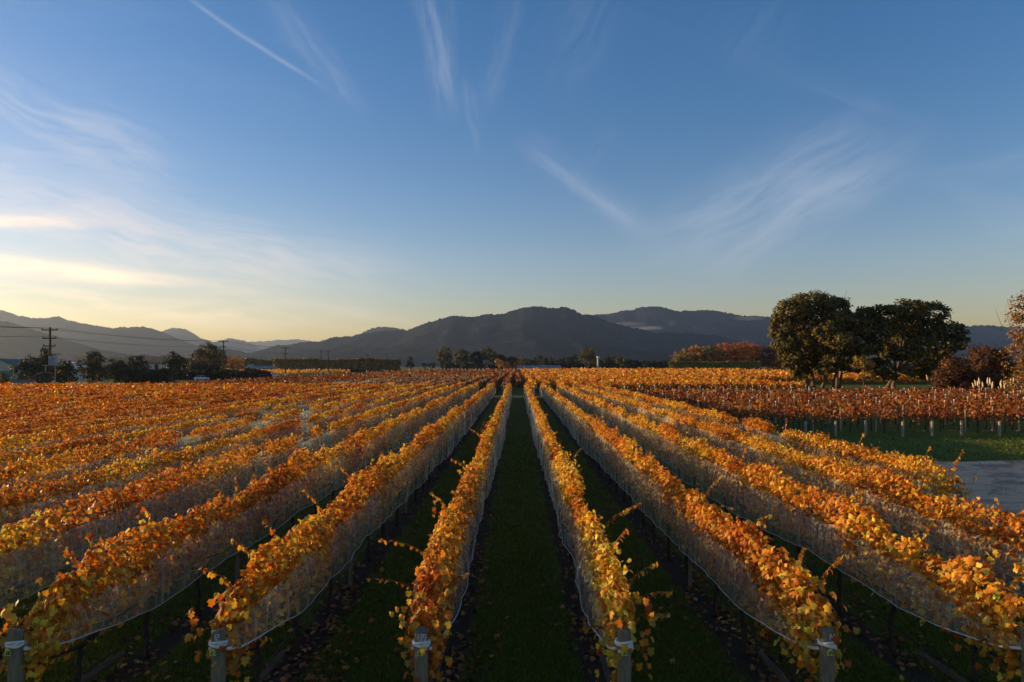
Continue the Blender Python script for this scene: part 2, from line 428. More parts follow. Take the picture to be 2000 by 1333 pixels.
ridge('hill', 'rounded blue mountain on the skyline behind the smoke',
      [(1040, 700), (1080, 650), (1120, 625), (1160, 616), (1200, 612), (1240, 604), (1270, 598), (1292, 599.5), (1312, 605), (1330, 609), (1345, 607.5), (1370, 606), (1407, 609), (1452, 617), (1490, 619), (1512, 622), (1600, 628), (1700, 632), (1800, 640),
       (1884, 637), (1906, 635.6), (1944, 638), (1970, 638), (2060, 642), (2300, 630), (2700, 650), (2900, 712)],
      5400, 1900, 23)
ridge('hill', 'small peak peeping over the shoulder of the central mountain',
      [(600, 712), (660, 690), (700, 655), (725, 642), (750, 637), (770, 641), (787, 644), (830, 660), (900, 712)], 5600, 1200, 31)
ridge('hill', 'pale far ridge low on the yellow horizon',
      [(400, 712), (440, 690), (482, 669), (510, 667), (537, 665), (575, 663), (600, 666), (640, 670), (700, 690), (760, 712)], 10500, 2600, 37, 0.6)
ridge('hill', 'hazy low hill between the notch and the central mountain',
      [(360, 712), (400, 680), (420, 667), (442, 662), (457, 662), (480, 667), (500, 676), (520, 688), (560, 700), (600, 712)], 7800, 1800, 41, 0.7)
ridge('hill', 'hazy knoll with a steep right flank beside the left range',
      [(200, 712), (260, 670), (316, 647), (337, 641), (357, 642), (370, 647), (387, 661), (410, 666), (430, 671), (450, 690), (470, 712)], 6400, 1600, 43, 0.8)
ridge('hill', 'long dark range filling the left skyline',
      [(-700, 640), (-420, 600), (-200, 596), (-60, 598), (0, 604), (35, 617), (82, 623), (111, 618), (135, 627), (163, 631), (215, 642), (270, 637.5), (297, 640), (322, 652), (350, 666), (382, 677), (430, 690), (480, 700), (540, 712)],
      4300, 1600, 47)
ridge('hill', 'warm lit near slope at the left edge',
      [(-700, 660), (-400, 610), (-150, 612), (0, 627), (32, 634), (65, 645), (100, 657), (175, 680), (225, 690), (300, 700), (380, 712)], 2500, 900, 53)
ridge('hill', 'dark wooded rise behind the round roadside tree',
      [(300, 714), (340, 702), (385, 692), (420, 684), (445, 682), (470, 686), (490, 694), (520, 706), (540, 714)], 3000, 500, 59, 0.7)

# air between here and the hills
def haze():
    m, t, out = new_mat('haze_air')
    v = t.node('ShaderNodeVolumePrincipled')
    v.inputs['Color'].default_value = (0.68, 0.81, 1.0, 1); v.inputs['Density'].default_value = HAZE
    v.inputs['Anisotropy'].default_value = 0.70
    t.l.new(v.outputs[0], out.inputs['Volume'])
    me = MB().box((0, 6000, 264), (29000, 17500, 530)).mesh('haze', m)
    o = obj('haze', me); tag(o, 'thin evening haze lying over the whole valley', 'haze', None, 'stuff')
HAZE = 5.8e-5
haze()

def smoke(label, blobs, dens):
    m, t, out = new_mat('smoke')
    v = t.node('ShaderNodeVolumePrincipled'); v.inputs['Color'].default_value = (0.9, 0.93, 1.0, 1); v.inputs['Density'].default_value = dens
    t.l.new(v.outputs[0], out.inputs['Volume'])
    nz = Noise2(int(dens*1e5) % 97); V, Fc = [], []
    for px, py, D, rx, ry, rz in blobs:
        c = P(px, py, D); nu, nv = 24, 12; b = len(V)
        for j in range(nv+1):
            th = math.pi*j/nv
            for i in range(nu):
                ph = 2*math.pi*i/nu; k = 1+0.35*float(nz(3*math.cos(ph)+j*0.5, 3*math.sin(ph)))
                V.append((c[0]+rx*k*math.sin(th)*math.cos(ph), c[1]+ry*k*math.sin(th)*math.sin(ph), c[2]+rz*k*math.cos(th)+0.1*rz*math.cos(ph*2)))
        for j in range(nv):
            for i in range(nu): Fc.append((b+(j+1)*nu+i, b+(j+1)*nu+(i+1) % nu, b+j*nu+(i+1) % nu, b+j*nu+i))
    me = bpy.data.meshes.new('smoke'); me.from_pydata(V, [], Fc); me.materials.append(m)
    tag(obj('smoke', me), label, 'smoke', None, 'stuff')
smoke('thin blue smoke drifting along the dark slope of the central mountain', [(1200, 633, 4350, 200, 60, 14)], 0.0012)
smoke('brighter smoke bank lying in the fold of the mountain', [(1262, 641, 4300, 120, 50, 13)], 0.0022)
smoke('small smoke plume rising from the fold of the mountain', [(1312, 631, 4250, 22, 20, 26)], 0.0016)
smoke('pale mist patch on the far right skyline', [(1462, 622, 5000, 130, 60, 16)], 0.0009)

# ------------------------------------------------------------------ leaves
LEAF_BIG = np.array([(0.02, 0, 0), (-0.12, 0.25, -.02), (0.16, 0.52, -.10), (0.36, 0.33, -.02), (0.68, 0.43, -.10), (0.74, 0.2, -.04), (1.0, 0, -.14),
                     (0.74, -0.2, -.04), (0.68, -0.43, -.10), (0.36, -0.33, -.02), (0.16, -0.52, -.10), (-0.12, -0.25, -.02), (0.42, 0, 0.06)])
FACE_BIG = np.array([(12, i, (i+1) % 12) for i in range(12)])
LEAF_MID = np.array([(0, 0, 0), (0.42, 0.46, -0.10), (1, 0, -0.08), (0.42, -0.46, -0.10)])
FACE_MID = np.array([(0, 2, 1), (0, 3, 2)])
def unit(a): return a/np.maximum(np.linalg.norm(a, axis=1, keepdims=True), 1e-9)
def leaf_geo(p, n, size, tmpl, down=0.6, r=None):
    """leaf blades at p with normals n; the tip tends to hang"""
    r = r or rng
    N = len(p); n = unit(n)
    t = r.normal(size=(N, 3)); t[:, 2] -= down*1.6
    t = unit(t-n*(t*n).sum(1, keepdims=True)); b = np.cross(n, t)
    q = tmpl[None]*size[:, None, None]
    curl = r.uniform(0.2, 2.6, N)[:, None]
    return (p[:, None]+q[..., 0:1]*t[:, None]+q[..., 1:2]*b[:, None]+(q[..., 2]*curl)[..., None]*n[:, None])
def join_leaves(parts):
    """parts: list of (verts (N,k,3), faces (m,3), colours (N,3))"""
    V, Fc, C = [], [], []; base = 0
    for v, f, c in parts:
        N, k = v.shape[:2]
        if N == 0: continue
        V.append(v.reshape(-1, 3)); C.append(np.repeat(c, k, 0))
        Fc.append((np.arange(N)[:, None, None]*k+f[None]).reshape(-1, 3)+base); base += N*k
    return np.concatenate(V), np.concatenate(Fc), np.concatenate(C)
def palette(cols, wts, N, jit=0.22, r=None):
    r = r or rng
    i = r.choice(len(cols), N, p=np.array(wts)/sum(wts)); c = np.array(cols)[i]
    return np.clip(c*np.exp(r.normal(0, jit, (N, 1)))*np.exp(r.normal(0, 0.06, (N, 3))), 0.003, 0.9)
GOLD = [(0.82, 0.50, 0.05), (0.68, 0.29, 0.022), (0.60, 0.19, 0.014), (0.40, 0.10, 0.012), (0.36, 0.27, 0.035)]
GOLD_W = [0.31, 0.35, 0.21, 0.08, 0.05]
ORANGE_W = [0.08, 0.32, 0.40, 0.17, 0.03]
RUST = [(0.34, 0.10, 0.018), (0.22, 0.066, 0.02), (0.46, 0.17, 0.022), (0.14, 0.055, 0.025), (0.27, 0.13, 0.03)]
RUST_W = [0.34, 0.25, 0.18, 0.15, 0.08]

def foliage(X, y0, y1, seed, crest=2.12, low=0.68, half=0.19, cover=4.6, base=0.080, lod=430.0, cols=GOLD, wts=GOLD_W, gaps=(), near=14.5, sparse_low=0.62, rough=1.0, shoots=True, endcap=True):
    r = np.random.default_rng(seed); nz = Noise1(seed); parts = []
    # sample positions with a density that falls off with distance (leaf faces grow in step)
    yy = np.arange(y0, y1, 0.5); dist = np.hypot(yy+0.25, X); s = np.maximum(base, dist/lod)
    dens = cover/s**2*0.5
    vig = 1+0.35*nz(yy/1.9+55)                       # stronger and weaker vines
    for g0, g1 in gaps: dens = np.where((yy > g0) & (yy < g1), dens*0.04, dens)
    cnt = r.poisson(np.maximum(dens*vig, 0.02))
    y = np.repeat(yy, cnt)+r.uniform(0, 0.5, cnt.sum()); S = np.repeat(s, cnt)
    N = len(y)
    y = np.clip(y, y0, y1)
    top = crest+rough*(0.14*nz(y/2.3)+0.13*nz(y/0.8+31)+0.11*nz(y/0.3+77))
    if endcap: top = top-0.35*np.exp(-((y-y0)/0.6)**2)
    u = r.uniform(0, 1, N)**0.72
    keep = r.uniform(0, 1, N) < np.clip(sparse_low+(1-sparse_low)*(u-0.10)/0.35, 0, 1)*np.clip(1.0+0.45*nz(y/1.1+u*2+9)*(u < 0.5), 0, 1)
    wv = half*(0.80+0.30*nz(y/1.3+3)+0.18*nz(y/0.45+13))*np.where(u > 0.82, np.sqrt(np.clip((1.02-u)/0.2, 0.05, 1)), 1.0)*(0.75+0.35*np.minimum(u*1.6, 1))
    shell = np.sign(r.uniform(-1, 1, N))*np.sqrt(r.uniform(0.12, 1.1, N))
    x = wv*shell
    z = low+(top-low)*u+r.normal(0, 0.03, N)
    nrm = np.stack([shell*1.0, r.normal(0, 0.25, N), 0.35+1.3*np.clip(u-0.55, 0, 1)+0*u], 1)+r.normal(0, 0.75, (N, 3))
    if endcap: nrm[:, 1] -= 1.2*np.exp(-((y-y0)/0.35)**2)
    p = np.stack([X+x, y, z], 1)
    if shoots:                                       # short upright shoots along the top
        ns = int((y1-y0)/0.45); sy = r.uniform(y0, y1, ns); sh = 0.12+0.28*r.uniform(0, 1, ns)**2; sx = r.normal(0, 0.12, ns); ln = r.normal(0, 0.25, (ns, 2))
        dd = np.hypot(sy, X); ok = dd < 34
        for g0, g1 in gaps: ok &= ~((sy > g0) & (sy < g1))
        sy, sh, sx, ln, dd = sy[ok], sh[ok], sx[ok], ln[ok], dd[ok]
        m_ = np.maximum((6*np.minimum(1, 30/dd)).astype(int), 2); ii = np.repeat(np.arange(len(sy)), m_); tt = r.uniform(0, 1, len(ii))
        tops = crest+rough*(0.14*nz(sy/2.3)+0.13*nz(sy/0.8+31))-0.08
        pp = np.stack([X+sx[ii]+ln[ii, 0]*sh[ii]*tt+r.normal(0, 0.03, len(ii)), sy[ii]+ln[ii, 1]*sh[ii]*tt+r.normal(0, 0.03, len(ii)), tops[ii]+sh[ii]*tt], 1)
        p = np.concatenate([p, pp]); y = np.concatenate([y, pp[:, 1]]); keep = np.concatenate([keep, np.ones(len(ii), bool)])
        S = np.concatenate([S, np.maximum(base, dd/lod)[ii]*0.8]); nrm = np.concatenate([nrm, r.normal(0, 0.8, (len(ii), 3))+np.array([0, 0, 0.4])]); N = len(y)
    c = palette(cols, wts, N, r=r)
    hue = nz(y/2.7+200)[:, None]                     # some vines turn redder, some yellower
    c = c*np.where(hue > 0, 1+hue*np.array([[0.05, 0.30, 0.4]]), 1+hue*np.array([[0.18, 0.42, 0.3]]))
    sz = S*(0.5+1.0*r.beta(2, 2.4, N))*1.06
    d = np.hypot(y, X)
    a = keep & (d < near); b = keep & (d >= near)
    out = []
    if a.any(): out.append((leaf_geo(p[a], nrm[a], sz[a]*1.02, LEAF_BIG, r=r), FACE_BIG, c[a]))
    if b.any(): out.append((leaf_geo(p[b], nrm[b], sz[b]*1.12, LEAF_MID, r=r), FACE_MID, c[b]))
    return join_leaves(out)

# shared meshes
LEAF_ME = []
for k, cc in enumerate([GOLD[0], GOLD[1], GOLD[2], GOLD[4], (0.72, 0.36, 0.03), GOLD[3]]):
    v = LEAF_BIG.copy(); rr = np.random.default_rng(k); v[:, 2] = v[:, 2]*rr.uniform(0.6, 2.4)+rr.normal(0, 0.02, 13)
    LEAF_ME.append(mesh_np('leaf', v, FACE_BIG, M['leaf'], np.tile(cc, (13, 1))))
def lathe_post(name, r, h, mat, n=12, rough=0.004, seed=0):
    rr = random.Random(seed); m = MB()
    zs = [-0.1]+[h*k/7 for k in range(1, 7)]+[h-0.012, h]
    m.tube([(rr.uniform(-.003, .003), rr.uniform(-.003, .003), z) for z in zs], [r*1.03]+[r*(1+rr.uniform(-.02, .02)) for _ in zs[1:-2]]+[r, r*0.86], n)
    return m.mesh(name, mat)
END_POST = [lathe_post('end_post', 0.082, 1.58, M['post'], 16, seed=k) for k in range(3)]
MID_POST = [lathe_post('trellis_post', 0.045, 1.86, M['post'], 8, seed=10+k) for k in range(2)]
WRAP_POST = lathe_post('end_post', 0.28, 2.5, M['hem'], 7, seed=21)
FAR_POST = lathe_post('end_post', 0.075, 1.55, M['white'], 6, seed=20)
def trunk_mesh(seed):
    rr = random.Random(seed); m = MB(); pts = []; rad = []; x = y = 0
    for k in range(8):
        pts.append((x, y, -0.05+0.14*k)); rad.append(0.045-0.002*k+rr.uniform(-.006, .006)); x += rr.uniform(-.03, .03); y += rr.uniform(-.03, .03)
    m.tube(pts, rad, 7)
    for s in (-1, 1):
        m.tube([pts[-1], (x+rr.uniform(-.03, .03), y+s*0.25, 0.98), (rr.uniform(-.03, .03), s*0.85, 0.98+rr.uniform(-.03, .03))], [0.03, 0.022, 0.013], 6)
    return m.mesh('vine_trunk', M['bark'], True)
TRUNK = [trunk_mesh(k) for k in range(5)]

def net_side(X, side, y0, y1, seed, wrap0=True, wrap1=False, lodk=1.0, gaps=()):
    nz = Noise1(seed); ys = []; y = y0
    while y < y1:
        ys.append(y); y += max(0.10, np.hypot(y, X)/230.0)*lodk
    ys.append(y1); ys = np.array(ys)
    u0 = np.clip((ys-y0)/2.6, 0, 1)**0.62 if wrap0 else np.ones_like(ys)
    u1 = np.clip((y1-ys)/1.6, 0, 1)**0.6 if wrap1 else np.ones_like(ys)
    u = u0*u1
    topz = 1.68+0.17*np.clip((np.hypot(ys, X)-15)/19, 0, 1)+0.05*nz(ys/2.1)+0.03*nz(ys/0.6); hem = 0.92-0.44*np.clip((np.hypot(ys, X)-15)/19, 0, 1)+0.09*nz(ys/3.1+9)+0.045*nz(ys/1.5+4)
    far_ = np.clip((np.hypot(ys, X)-15)/19, 0, 1)
    fl = 0.235+0.085*far_+0.04*nz(ys/2.6+20)+0.025*nz(ys/0.8+60)
    pleat = np.clip(np.hypot(ys, X)/400.0-0.012, 0.012, 0.085)*nz(ys/0.21+90)
    prof = [(0.70, 0.0), (0.88, 0.14), (1.0, 0.32), (1.05, 0.52), (1.04, 0.72), (0.98, 0.88), (0.93, 1.0)]
    V = []
    for j, (px_, t) in enumerate(prof):
        x = fl*px_+pleat*(0.4+t)+0.014*nz(ys/0.4+j*13)+0.012*nz(ys/0.16+j*0.7); z = topz+(hem-topz)*t
        xx = 0.10+(x-0.10)*u; zc = 1.44-0.015*j
        zz = zc+(z-zc)*u
        V.append(np.stack([X+side*xx, ys, zz], 1))
    V = np.array(V); nr, nc = V.shape[:2]; i = np.arange(nr*nc).reshape(nr, nc)
    f = np.stack([i[:-1, :-1], i[:-1, 1:], i[1:, 1:], i[1:, :-1]], -1).reshape(-1, 4)
    return V, f

# ------------------------------------------------------------------ the netted front block: one thing per row
Y0, YGAP = 8.08, 101.0
ROWS = {}
def glyphs(text, w, h, sw):
    """stroke digits as thin boxes in the x-z plane, centred; returns MB"""
    seg = {'0': 'abcdef', '1': 'bc', '2': 'abged', '3': 'abgcd', '4': 'fgbc', '5': 'afgcd', '6': 'afgedc', '7': 'abc', '8': 'abcdefg', '9': 'abcdfg'}
    m = MB(); n = len(text); pitch = w+sw*1.6
    for k, ch in enumerate(text):
        cx = (k-(n-1)/2)*pitch
        P_ = {'a': ((0, h/2), (w, sw)), 'g': ((0, 0), (w, sw)), 'd': ((0, -h/2), (w, sw)), 'b': ((w/2, h/4), (sw, h/2+sw)), 'c': ((w/2, -h/4), (sw, h/2+sw)), 'f': ((-w/2, h/4), (sw, h/2+sw)), 'e': ((-w/2, -h/4), (sw, h/2+sw))}
        for j, s_ in enumerate(seg[ch]):
            (a, b), (dx, dz) = P_[s_]
            m.box((cx+a, -0.0007*j, b), (dx, 0.003, dz))
    return m
def add_end_dressing(row, X, num, paint=None, tagpx=0.0):
    p = obj('end_post', END_POST[abs(num) % 3], row, (X, Y0, 0), (0, 0, num*1.3))
    tie = MB()
    for k in range(3):
        pts = [(0.092*math.cos(t)+0.006*math.sin(5*t+k), 0.092*math.sin(t), 0.018*k+0.012*math.sin(2*t+k*2)) for t in np.linspace(0, 2*math.pi, 15)]
        tie.tube(pts, 0.017, 6, False)
    obj('net_tie', tie.mesh('net_tie', M['hem'], True), p, (X, Y0, 1.405), None)
    # little house-shaped plastic row tag
    g = MB(); o_ = [(-.036, -.034), (.036, -.034), (.036, .012), (.024, .034), (.010, .044), (0, .052), (-.010, .044), (-.024, .034), (-.036, .012)]
    k = len(o_)
    g.add([(a, 0, b) for a, b in o_]+[(a, 0.004, b) for a, b in o_], [tuple(range(k))[::-1], tuple(range(k, 2*k))]+[(i, (i+1) % k, k+(i+1) % k, k+i) for i in range(k)])
    g.tube([(0, 0.002, 0.05), (0, 0.01, 0.075)], 0.003, 5)
    t_ = obj('row_tag', g.mesh('row_tag', M['tag']), p, (X+tagpx, Y0-0.0905, 1.335))
    obj('number', glyphs(str(num), 0.014, 0.036, 0.005).mesh('number', M['ink']), t_, (X+tagpx, Y0-0.0925, 1.333))
    if paint:
        obj('painted_number', glyphs(paint, 0.028, 0.062, 0.010).mesh('painted_number', M['chalk']), p, (X+0.006, Y0-0.0865, 1.515))
    p.rotation_euler = (0, 0, 0)

def make_row(k):
    X = row_x(k); side = 'right' if k > 0 else 'left'; n = abs(k)
    y0 = Y0; gaps = ()
    vis = max(Y0, abs(X)*F/1010.0-9.0)
    if k == 5: y0 = 16.8; gaps = ((27.6, 28.9), (32.0, 33.8))
    elif k == 3: gaps = ((36.5, 38.6),)
    elif k == -6: gaps = ((33, 35.5),)
    elif k == -7: gaps = ((48, 51.5),)
    elif k == -4: gaps = ((21.5, 22.6),)
    q_ = random.Random(40+k)
    if n >= 3 and k != 5:                            # a few missing vines
        gaps = gaps+tuple((a_, a_+q_.uniform(1.0, 2.4)) for a_ in [q_.uniform(24, 96) for _ in range(q_.randint(1, 3))])
    ys = max(y0, vis)
    where = 'to the %s of the central grass alley' % side
    extra = {-1: 'golden vine row bordering the central grass alley on its left side',
             1: 'golden vine row bordering the central grass alley on its right side',
             5: 'short golden vine row that ends at the gravel yard'}.get(k, 'golden vine row, %s %s, front block' % (ordinal(n), where))
    row = empty('vine_row', (X, ys, 0), extra, 'vine row', 'netted golden vine rows of the front block')
    ROWS[k] = row
    v, f, c = foliage(X, ys+(0.05 if ys == y0 else 0), YGAP+0.6*math.sin(k*1.7), 1000+k, crest=2.10+(0.07 if k in (4, 5) else 0.06*math.sin(k*2.9)), gaps=gaps, endcap=(ys == y0), rough=1.0 if n < 4 else (0.55 if n < 7 else 0.22), low=0.86 if n < 7 else 1.05, half=(0.25 if k == 5 else 0.185) if n < 7 else 0.155, cover=6.0 if k == 5 else 4.3, sparse_low=0.5 if n < 7 else 0.3,
                      wts=GOLD_W if n < 9 else ORANGE_W)
    fo = obj('foliage', mesh_np('foliage', v, f, M['leaf'], c), row); fo['kind'] = 'stuff'
    near_row = n <= 6
    if ys == y0:
        if k in (-3, -2, -1, 1, 2):
            add_end_dressing(row, X, {-3: 120, -2: 121, -1: 122, 1: 123, 2: 124}[k], {-2: '12', -1: '139', 2: '14'}.get(k), {-3: -0.03, -2: -0.03}.get(k, 0.0))
        else:
            obj('end_post', END_POST[n % 3], row, (X, y0, 0))
        br = MB().tube([(0, 0.02, 0.42), (0, 2.2, 0.36)], 0.045, 8).mesh('brace_rail', M['rail'])
        obj('brace_rail', br, row, (X, y0, 0))
    obj('end_post', FAR_POST, row, (X, YGAP+0.9, 0))
    lim = 62 if n <= 3 else 44
    if near_row:
        y = ys+1.1; i = 0
        while y < lim:
            obj('vine_trunk', TRUNK[(i*3+n) % 5], row, (X, y, 0), (0, 0, (i % 2)*math.pi)); y += 1.8; i += 1
        obj('drip_line', MB().tube([(0, yy-y0, 0.52+0.03*math.sin(yy*1.1)) for yy in np.arange(y0, 60, 1.2)], 0.011, 5).mesh('drip_line', M['drip']), row, (X, y0, 0))
        for zw in (0.98, 1.5):
            obj('wire', MB().tube([(0.05 if zw > 1.2 else 0, 0, zw), (0.05 if zw > 1.2 else 0, 60-y0, zw)], 0.003, 4).mesh('wire', M['wire']), row, (X, y0, 0))
    y = y0+6.4; i = 0
    while y < YGAP:
        if y > ys and (n <= 10): obj('trellis_post', MID_POST[i % 2], row, (X, y, 0))
        y += 7.2; i += 1
    # net clipped up along both sides of the row
    netlab = {-1: 'white bird net along the vine row left of the central grass alley', 1: 'white bird net along the vine row right of the central grass alley',
              5: 'white bird net on the short row that ends at the gravel yard'}.get(k, 'white bird net on the %s vine row %s of the central alley' % (ordinal(n), side))
    net = empty('bird_net', (X, ys, 0.5), netlab, 'net', 'bird nets on the front block')
    for s in ((1, -1) if n <= 8 else ((1,) if k < 0 else (-1,))):
        V, f = net_side(X, s, ys, YGAP+0.7, 3000+k*7+s, wrap0=(ys == y0), wrap1=True, lodk=1.0 if n <= 8 else 1.8)
        obj('net_side', mesh_np('net_side', V.reshape(-1, 3), f, M['net'], smooth=True), net)
        hp = V[-1]; d = np.hypot(hp[:, 0], hp[:, 1])
        if n <= 8:
            sel = hp[np.r_[0:len(hp):3]]
            rad = np.maximum(0.006, np.hypot(sel[:, 0], sel[:, 1])/3800.0)+(0.016*np.exp(-(sel[:, 1]-y0)/0.7) if ys == y0 else 0)
            obj('hem_cord', MB().tube(sel, list(rad), 5).mesh('hem_cord', M['hem'], True), net)

def make_canes(k, specs, nleaf_end=46):
    """long shoots that stick out of the row, and the single leaves at its end"""
    row = ROWS[k]; X = row_x(k); r = random.Random(500+k)
    for (y, dx, z0, z1, n) in specs:
        base = Vector((X+0.15*math.copysign(1, dx), y, z0)); tip = Vector((X+dx, y-0.15, z1))
        pts = []
        for i in range(7):
            t = i/6; p = base.lerp(tip, t); p.z += 0.10*math.sin(t*2.6)*abs(dx); p.y += 0.05*math.sin(t*5); pts.append(p)
        cane = obj('cane', MB().tube(pts, [0.011-0.001*i for i in range(7)], 5).mesh('cane', M['cane']), row)
        n = n*2
        for i in range(n):
            t = (i+1.2)/(n+0.6)*6; a = min(int(t), 5); p = pts[a].lerp(pts[a+1], t-a)
            obj('leaf', r.choice(LEAF_ME), cane, p, (r.uniform(-.9, .9), r.uniform(0.1, 1.5), r.uniform(0, 6.3)), [r.uniform(0.05, 0.10)]*3)
    y0 = row.location.y
    for i in range(nleaf_end):
        a = r.uniform(-1, 1); z = r.uniform(1.25, 2.0) if r.random() < 0.8 else r.uniform(0.8, 1.25)
        obj('leaf', r.choice(LEAF_ME), row, (X+0.36*a, y0+r.uniform(-0.16, 0.35), z),
            (r.uniform(-0.5, 0.5), r.uniform(0.6, 1.7), r.choice((-1.57, -1.2, -1.9, -2.4, -0.7))+r.uniform(-.3, .3)), [r.uniform(0.070, 0.115)]*3)

K_LEFT = 32
for k in list(range(1, 6))+[-k for k in range(1, K_LEFT+1)]: make_row(k)
make_canes(-1, [(10.4, -0.95, 1.75, 2.05, 5), (9.2, -0.85, 1.6, 1.85, 4), (13.0, -0.5, 1.9, 2.3, 5), (18, -0.6, 1.9, 2.25, 5), (26, -0.7, 1.9, 2.3, 5), (9.0, 0.5, 1.7, 2.0, 4)])
make_canes(1, [(12.4, 0.95, 1.6, 2.2, 9), (9.3, 0.62, 1.6, 2.05, 5), (9.0, 0.75, 1.5, 1.75, 6), (8.6, 0.62, 1.45, 1.6, 8), (8.5, -0.5, 1.4, 1.45, 5), (19, 0.5, 1.9, 2.4, 4), (10.2, 0.35, 1.9, 2.3, 4)])
make_canes(2, [(8.6, 0.35, 1.9, 2.35, 6), (9.2, 0.1, 1.9, 2.3, 6), (11.5, 0.55, 1.9, 2.2, 5), (14, 0.45, 1.9, 2.45, 5), (8.3, -0.4, 1.6, 1.7, 5)])
make_canes(-2, [(8.9, -0.5, 1.75, 2.1, 6), (9.6, -0.4, 1.9, 2.3, 6), (10.6, -0.35, 1.9, 2.35, 5), (12.8, -0.4, 1.95, 2.4, 5), (15.5, -0.4, 1.95, 2.4, 5)])
make_canes(-3, [(9.4, -0.3, 1.9, 2.4, 6), (11.4, -0.25, 1.95, 2.45, 6), (14, 0.25, 1.95, 2.45, 5), (17, -0.3, 1.95, 2.4, 5)])
make_canes(3, [(10.5, 0.3, 1.9, 2.45, 6), (12.8, 0.3, 1.95, 2.4, 6), (15.5, -0.25, 1.95, 2.45, 5), (19, 0.3, 1.95, 2.5, 5)], 12)
make_canes(4, [(14.5, 0.2, 1.95, 2.5, 6), (17.5, -0.2, 2.0, 2.5, 6), (21, 0.3, 2.0, 2.5, 5), (26, -0.2, 2.0, 2.5, 5)], 0)
make_canes(5, [(17.2, 0.25, 2.0, 2.6, 6), (18.0, -0.1, 2.0, 2.6, 6), (22, 0.2, 2.0, 2.55, 5), (27.2, -0.2, 2.0, 2.6, 6)], 24)

# ------------------------------------------------------------------ rust block on the right, with capped posts
CAP_ME = MB().tube([(0, 0, 0), (0, 0, 0.03), (0, 0, 0.09), (0, 0, 0.11)], [0.05, 0.055, 0.05, 0.02], 8).mesh('post_cap', M['white_cap'], True)
STRAINER = lathe_post('strainer_post', 0.085, 1.0, M['post_pale'], 8, seed=31)
TALL_POST = lathe_post('trellis_post', 0.055, 1.78, M['post_pale'], 7, seed=32)
STAY = MB().tube([(0, 0.02, 0.32), (0, 1.6, 0.22)], 0.04, 5).mesh('stay', M['rail'])
for i in range(25):
    X = 14.6+2.15*i; y0 = 45.0+0.35*math.sin(i*2.1)+0.04*i; yb = 93.0
    ys = max(y0, X*F/990.0-8)
    row = empty('vine_row', (X, ys, 0), 'rust red vine row with capped posts, %s from the netted block' % ordinal(i+1), 'vine row', 'rust red vine rows on the right')
    v, f, c = foliage(X, ys+1.2, yb, 5000+i, crest=1.62, low=0.72, half=0.22, cover=1.7, lod=330.0, cols=RUST, wts=RUST_W, sparse_low=0.5, rough=0.9, endcap=False, near=0, shoots=False)
    fo = obj('foliage', mesh_np('foliage', v, f, M['leaf'], c), row); fo['kind'] = 'stuff'
    if ys == y0:
        obj('strainer_post', STRAINER, row, (X, y0, 0)); obj('stay', STAY, row, (X, y0, 0))
    y = y0+3.4; q = random.Random(i)
    while y < yb:
        if y > ys:
            p = obj('trellis_post', TALL_POST, row, (X+q.uniform(-.05, .05), y, q.uniform(-.06, .06)), (q.uniform(-.03, .03), q.uniform(-.04, .04), 0))
            if y > y0+5: obj('post_cap', CAP_ME, p, (p.location.x+X, p.location.y+ys, p.location.z+1.77))
        y += 6.6+q.uniform(-1.2, 1.2)
    for y in np.arange(ys+2.2, min(ys+16, yb), 1.9): obj('vine_trunk', TRUNK[int(y*7) % 5], row, (X, y, 0))

# ------------------------------------------------------------------ blocks beyond the cross track
YB0, YB1 = 109.0, 470.0
for i in range(25):                                    # left: rust rows with white nets
    X = 0.25-ROW_S*i
    ys = max(YB0+(24 if i == 0 else 0), abs(X)*F/1010.0-15)
    lab = 'rust vine row starting in the middle of the alley beyond the cross track' if i == 0 else 'rust vine row beyond the cross track, %s left of the row in the alley' % ordinal(i)
    row = empty('vine_row', (X, ys, 0), lab, 'vine row', 'rust vine rows beyond the cross track')
    v, f, c = foliage(X, ys, YB1-60, 6000+i, crest=1.85, low=0.55, half=0.33, cover=4.2, lod=300.0, cols=[(0.27, 0.085, 0.02), (0.19, 0.06, 0.02), (0.36, 0.13, 0.022), (0.13, 0.055, 0.022), (0.24, 0.12, 0.03)], wts=[0.30, 0.25, 0.18, 0.17, 0.10], sparse_low=0.7, endcap=False, near=0, shoots=False)
    fo = obj('foliage', mesh_np('foliage', v, f, M['leaf'], c), row); fo['kind'] = 'stuff'
    obj('end_post', WRAP_POST, row, (X, YB1+0.5, 0)); obj('end_post', FAR_POST, row, (X, YB0-0.5, 0)) if ys < YB0+1 else None
    if i < 14:
        net = empty('bird_net', (X, ys, 0.4), ('white bird net on the row standing in the alley beyond the cross track' if i == 0 else 'white bird net beyond the cross track on the %s row left of the alley row' % ordinal(i)), 'net', 'bird nets beyond the cross track')
        for s in (1, -1):
            V, f = net_side(X, s, ys-0.6, YB1, 8000+i*2+s, wrap0=False, lodk=1.6)
            obj('net_side', mesh_np('net_side', V.reshape(-1, 3), f, M['net'], smooth=True), net)
